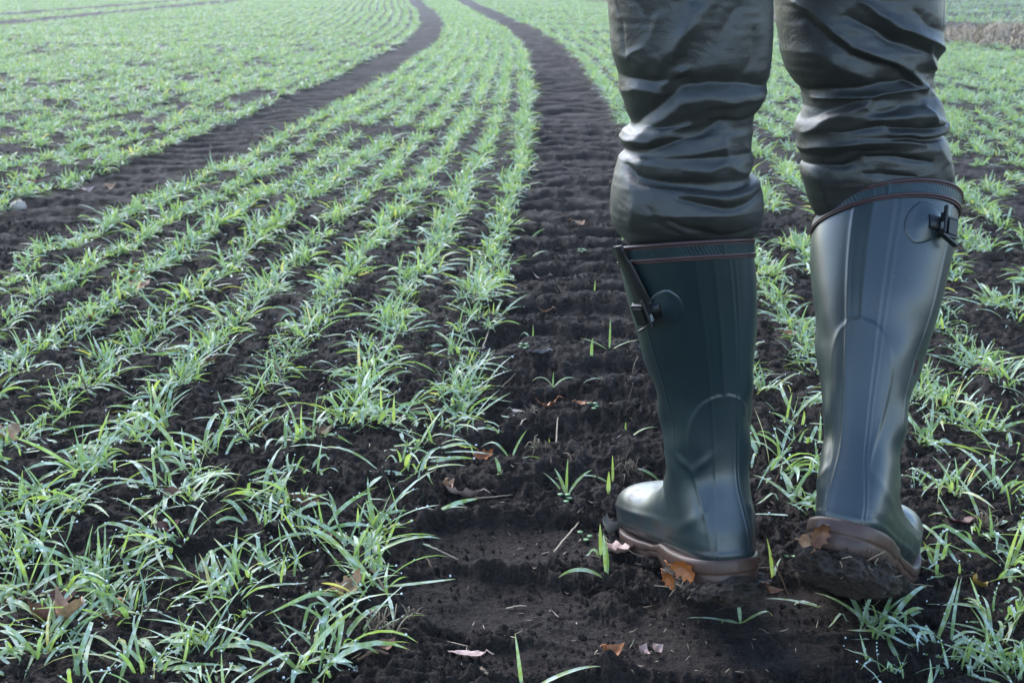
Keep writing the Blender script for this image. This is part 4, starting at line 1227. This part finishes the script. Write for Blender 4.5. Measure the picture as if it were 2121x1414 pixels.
def stick_obj(name, pts, rad, mat, lab, cat, flat=.7, seg=6):
    P = spline(np.array(pts, float), 14)
    n = len(P)
    r = np.interp(np.linspace(0, 1, n), [0, .85, 1], [1, .8, .45]) * rad
    P = P + np.random.default_rng(abs(hash(lab)) % 1000 if False else len(lab) * 7).normal(0, rad * .18, P.shape)
    v, f = tube(P, r, seg, flat)
    m = MB(); m.add(v, f, 0)
    o = link(name, m.build(name, [M[mat]]))
    tag(o, lab, cat)
    return o
def gp(px, py, up=0.0):
    x, y = px2ground(px, py)
    return (x, y, float(ground_z(x, y)) + .003 + up)
STRAWS = [
    ("straw_stalk", [gp(601, 832), (gp(595, 826)[0] - .008, gp(595, 826)[1], .035), (gp(601, 832)[0] - .026, gp(601, 832)[1] + .005, .078)], .0017, "straw", "long pale straw stalk leaning upright in the wheat"),
    ("twig", [gp(478, 1040), (gp(478, 1040)[0] + .007, gp(478, 1040)[1], .022), (gp(478, 1040)[0] + .014, gp(478, 1040)[1] + .003, .042)], .0021, "twig", "thick brown broken twig poking up beside a wheat tuft"),
    ("twig", [gp(463, 1062), (gp(463, 1062)[0] + .002, gp(463, 1062)[1], .02)], .0016, "twig", "short brown twig stub in front of the thick broken twig"),
    ("twig", [gp(186, 822), (gp(186, 822)[0] - .006, gp(186, 822)[1], .02), (gp(186, 822)[0] - .013, gp(186, 822)[1], .042)], .0018, "twig", "dark twig stub leaning left in the seventh wheat row"),
    ("twig", [gp(560, 940), gp(545, 930, .01), gp(538, 918, .014)], .0016, "twig", "dark forked twig lying behind the second row's tufts"),
    ("straw_stalk", [gp(1148, 1132), gp(1172, 1108, .004), gp(1199, 1082, .002)], .0016, "straw", "pale straw stalk lying diagonally on the bare track"),
    ("straw_stalk", [gp(884, 1136), gp(915, 1141, .002), gp(950, 1148)], .0015, "straw", "pale straw stalk lying level left of the tread print"),
    ("straw_stalk", [gp(857, 1085), gp(880, 1086, .002), gp(897, 1086)], .0015, "straw", "short pale straw piece near the fallen green blade"),
    ("straw_stalk", [gp(1048, 1246), gp(1070, 1244, .002), gp(1092, 1241)], .0012, "straw", "thin cream straw on the flattened tread print"),
    ("straw_stalk", [gp(975, 1023), gp(1020, 1021, .004), gp(1062, 1014)], .0011, "straw", "long thin straw running right from the pale folded leaf"),
    ("twig", [gp(880, 1162), gp(890, 1175, .004), gp(901, 1190)], .0014, "twig", "rust brown sliver of wood beside the tread print"),
    ("twig", [gp(985, 1388), gp(1000, 1395, .004), gp(1012, 1405)], .0024, "root", "stubby pale brown stick at the very front"),
    ("twig", [gp(742, 1393), gp(780, 1390, .006), gp(812, 1388)], .0026, "twig", "thick brown stick lying across the first row's front"),
    ("twig", [gp(745, 1210), gp(775, 1232, .008), gp(800, 1262)], .0022, "root", "pale brown stalk slanting down from the first row"),
    ("straw_stalk", [gp(1140, 925), gp(1150, 900, .008), gp(1156, 866, .005)], .0015, "straw", "crooked pale straw standing on the middle track"),
    ("straw_stalk", [gp(1070, 892), gp(1080, 880, .004), gp(1090, 868)], .0013, "straw", "short straw end beside the bent seedling on the track"),
    ("straw_stalk", [gp(1154, 813), gp(1178, 816, .003), gp(1205, 812)], .0011, "straw", "curved thin straw above the two orange leaves"),
    ("straw_stalk", [gp(1034, 786), gp(1055, 775, .004), gp(1078, 761)], .0012, "root", "knotted root piece left of the greyish leaf"),
    ("twig", [gp(1168, 946), gp(1180, 957, .006), gp(1192, 968)], .0014, "twig", "brown wood splinter behind the track's wheat seedling"),
    ("twig", [gp(1600, 1020), (gp(1600, 1020)[0] + .006, gp(1600, 1020)[1], .025), (gp(1600, 1020)[0] + .010, gp(1600, 1020)[1], .052)], .0014, "twig", "thin brown twig standing between the two boots"),
    ("straw_stalk", [(.285, 1.115, .055), (.276, 1.11, .075), (.262, 1.105, .105)], .0011, "twig", "long brown stalk sticking out of the raised heel's mud"),
    ("straw_stalk", [gp(1028, 665), gp(1060, 662, .003), gp(1092, 668)], .0016, "straw", "cream straw lying at the first row's right edge"),
    ("straw_stalk", [gp(998, 722), gp(1010, 700, .01), gp(1020, 668, .012)], .0013, "straw", "dry bent straw leaning on the first wheat row"),
    ("straw_stalk", [gp(1306, 775), (gp(1306, 775)[0] + .006, gp(1306, 775)[1], .018), (gp(1306, 775)[0] + .012, gp(1306, 775)[1], .032)], .0008, "straw", "hair thin straw upright left of the planted boot"),
    ("straw_stalk", [gp(1300, 838), (gp(1300, 838)[0] + .004, gp(1300, 838)[1], .02), (gp(1300, 838)[0] + .008, gp(1300, 838)[1], .036)], .0008, "root", "hair thin root upright beside the planted boot's shin"),
]
for nm, pts, rad, mat, lab in STRAWS:
    stick_obj(nm, pts, rad, mat, lab, "twig" if nm == "twig" else "straw")

def clump_obj(px, py, n, size, lab, seed):
    rr = np.random.default_rng(seed)
    m = MB(); c = np.array(gp(px, py))
    for _ in range(n):
        a = rr.uniform(0, 6.28); l = size * rr.uniform(.3, 1)
        p0 = c + np.array([rr.normal(0, size * .25), rr.normal(0, size * .2), 0])
        p1 = p0 + np.array([math.cos(a) * l * .5, math.sin(a) * l * .4, rr.uniform(.1, .8) * size])
        p2 = p1 + np.array([math.cos(a + rr.normal(0, 1.2)) * l * .5, math.sin(a) * l * .4, rr.uniform(-.6, .3) * size])
        v, f = tube(spline(np.array([p0, p1, p2]), 7), np.linspace(1, .4, 7) * rr.uniform(.0004, .0012), 5)
        m.add(v, f, int(rr.random() < .4))
    o = link("root_clump", m.build("root_clump", [M["root"], M["straw"]]))
    tag(o, lab, "root")
clump_obj(1115, 945, 26, .022, "tangle of pale dead roots on the track left of the seedling", 1)
clump_obj(1305, 960, 34, .028, "brown root ball of dead stubble beside the planted boot's ankle", 2)
clump_obj(790, 1335, 34, .030, "frayed straw brown stubble clump by the first row", 3)
clump_obj(855, 1298, 14, .016, "small root tuft right of the frayed stubble clump", 4)
clump_obj(2040, 1105, 26, .026, "grey brown stubble clump in wheat right of the raised boot", 5)
clump_obj(420, 700, 22, .03, "dry grey stubble clump among the middle wheat rows", 6)
clump_obj(1098, 855, 16, .018, "fine root tangle below the crumpled orange leaf", 7)
clump_obj(1170, 592, 12, .022, "wispy roots along a far tread ridge", 8)

def seedling(px, py, spec, lab, kind="wheat_seedling", cat="seedling"):
    """spec: (azimuth deg, elevation deg, bend, length, width)"""
    x, y = px2ground(px, py)
    sp = np.array(spec, float); n = len(sp)
    r = blades(np.zeros((n, 3)), np.radians(sp[:, 0]), np.radians(sp[:, 1]), sp[:, 2], sp[:, 3], sp[:, 4], rng.normal(0, .6, n), rng.uniform(.3, .7, n), 9, True, rng.normal(0, .25, n))
    V = r[0]; V[:, 2] = np.where(V[:, 2] < .002, .002 + (V[:, 2]) * .1, V[:, 2])
    o = link(kind, make_mesh(kind, V, [r[1]], True, [M["blade"]], None, {"tint": r[2], "along": r[3]}), None, (x, y, float(ground_z(x, y)) - .001))
    tag(o, lab, cat)
seedling(1174, 1008, [(185, 15, .3, .055, .006), (140, 45, .4, .05, .006), (120, 62, .5, .045, .006), (95, 80, .2, .055, .004), (30, 60, .9, .055, .005), (10, 12, .3, .045, .004)], "five bladed wheat seedling alone on the bare middle track")
seedling(1058, 965, [(150, 55, 1.2, .062, .005), (40, 65, .4, .05, .004), (0, 15, .3, .06, .004)], "thin wheat seedling leaning over the root tangle on the track")
seedling(1036, 992, [(110, 70, .8, .028, .006), (260, 50, 1.0, .02, .006)], "lone short pale green blade on the bare track")
seedling(1258, 1198, [(110, 75, .3, .055, .006), (185, 45, 1.5, .065, .006), (75, 85, .1, .055, .003)], "two leaved wheat seedling just left of the planted toe")
seedling(1245, 1165, [(130, 50, .6, .04, .004), (100, 80, .2, .045, .005)], "small seedling behind the two leaved one at the toe")
seedling(898, 1080, [(10, 30, .5, .06, .007), (20, 25, .9, .05, .005), (5, 40, 1.2, .045, .004)], "flattened green blades lying right of the first row")
seedling(1083, 1414, [(170, 35, 1.0, .075, .006), (115, 75, .2, .062, .005), (5, 35, 1.0, .09, .006)], "spread three bladed seedling at the bottom middle")
seedling(1296, 886, [(150, 75, .8, .025, .006), (90, 80, .1, .035, .004), (20, 50, 1.1, .06, .005)], "seedling with arched blade left of the planted boot's ankle")
seedling(1225, 745, [(90, 86, .1, .042, .006)], "single upright bright green blade on the bare track")
seedling(1104, 703, [(80, 85, .2, .05, .004), (120, 70, 2.2, .08, .003)], "bent straggly seedling at the left side of the track")
seedling(1095, 475, [(30, 45, .6, .06, .006), (190, 20, .3, .04, .007)], "little two leaved seedling far up the middle track")
seedling(1100, 520, [(20, 40, 1.0, .05, .007), (200, 30, 1.2, .04, .005)], "drooping two leaved seedling on the far track")
seedling(1230, 605, [(70, 78, .1, .055, .004)], "slender leaning single blade on the far track")
seedling(1262, 733, [(80, 80, .3, .06, .004), (170, 35, .6, .06, .004), (0, 35, .5, .06, .005)], "wispy wheat seedling just left of the planted boot's shaft")
seedling(1145, 800, [(170, 75, 2.4, .05, .005), (20, 55, 1.6, .05, .004), (80, 80, .2, .03, .003)], "yellowing bent seedling in a dip of the track")
seedling(1262, 800, [(190, 25, .9, .05, .004)], "single dull green blade lying right of the yellowing seedling")
seedling(1280, 845, [(170, 35, .9, .035, .005), (10, 45, 1.7, .03, .006)], "small drooping seedling right of the two orange leaves")
seedling(1270, 972, [(170, 40, 1.0, .05, .006), (90, 82, .2, .045, .004)], "two bladed seedling left of the root ball")
seedling(1140, 898, [(175, 30, .9, .055, .006), (110, 80, .1, .025, .004)], "low arched pale blade beside the crooked straw")
seedling(1260, 1030, [(90, 84, .2, .034, .006)], "stubby upright green shoot left of the planted toe cap")
seedling(1370, 966, [(170, 45, .8, .04, .007)], "green blade beside the planted boot's crease")
seedling(1600, 1200, [(110, 80, .3, .05, .006), (60, 60, .8, .03, .005)], "small seedling rising between planted heel and raised boot")
seedling(1535, 1275, [(180, 18, .5, .06, .005), (20, 30, .7, .05, .005), (100, 70, .3, .035, .005), (200, 40, 1.2, .03, .006)], "trampled seedling in front of the planted heel")
seedling(1715, 1255, [(175, 20, .5, .07, .004), (150, 12, .2, .05, .005)], "flattened pale blades below the raised boot's mud")
seedling(1290, 492, [(150, 25, .5, .04, .006), (90, 86, .1, .045, .004)], "two bladed seedling left of the trouser bulge")
def clover(px, py, n, lab):
    x, y = px2ground(px, py); z = float(ground_z(x, y))
    m = MB()
    for i in range(n):
        a = i * 2.4; r_ = .006 + .002 * (i % 3)
        c = np.array([math.cos(a) * r_, math.sin(a) * r_, .006 + .003 * (i % 2)])
        v, f = blobs(c[None], [.0042], SPH_V, SPH_F, 0, .16); m.add(v, [f], 0)
        v, f = tube(np.array([[0, 0, 0], c * .6 + np.array([0, 0, .002]), c]), .0005, 5); m.add(v, f, 0)
    o = link("weed_seedling", m.build("weed_seedling", [M["weed"]]), None, (x, y, z))
    tag(o, lab, "weed")
clover(1205, 516, 6, "tiny round leaved weed near the trouser bulge")
clover(1086, 733, 5, "tiny round leaved weed behind the greyish leaf")
clover(1170, 1045, 4, "tiny round leaved weed in front of the track seedling")
clover(1228, 850, 4, "tiny round leaved weed beside the small orange scrap")
clover(1212, 1104, 3, "tiny pale weed left of the crinkled grey brown leaf")
# a pale stone on the left track
v, f = blobs(np.zeros((1, 3)), [1.0], *sub_oct())
o = link("stone", make_mesh("stone", np.array(v) * np.array([.026, .018, .020]) * (1 + .1 * rng.normal(size=(len(v), 1))), [f], True, [M["stone"]]))
lay(o, 40, 428, .010); tag(o, "pale rounded stone on the left wheel track", "stone")

# ---------------------------------------------------------------- thin mist over the field
hv = np.array([(x_, y_, z_) for z_ in (-1.4, 3.0) for y_ in (-30, 140) for x_ in (-90, 90)], float)
hf = np.array([(0, 2, 3, 1), (4, 5, 7, 6), (0, 1, 5, 4), (2, 6, 7, 3), (0, 4, 6, 2), (1, 3, 7, 5)])
hm = bpy.data.materials.new("mist"); hm.use_nodes = True
hm.node_tree.nodes.clear()
ho = hm.node_tree.nodes.new("ShaderNodeOutputMaterial")
pv = hm.node_tree.nodes.new("ShaderNodeVolumePrincipled")
pv.inputs["Color"].default_value = (.86, .93, 1.0, 1)
pv.inputs["Density"].default_value = .0022
pv.inputs["Anisotropy"].default_value = .3
hm.node_tree.links.new(pv.outputs[0], ho.inputs["Volume"])
o = link("haze", make_mesh("haze", hv, [hf], False, [hm]))
tag(o, "thin cold morning mist hanging over the field", "haze", kind="stuff")
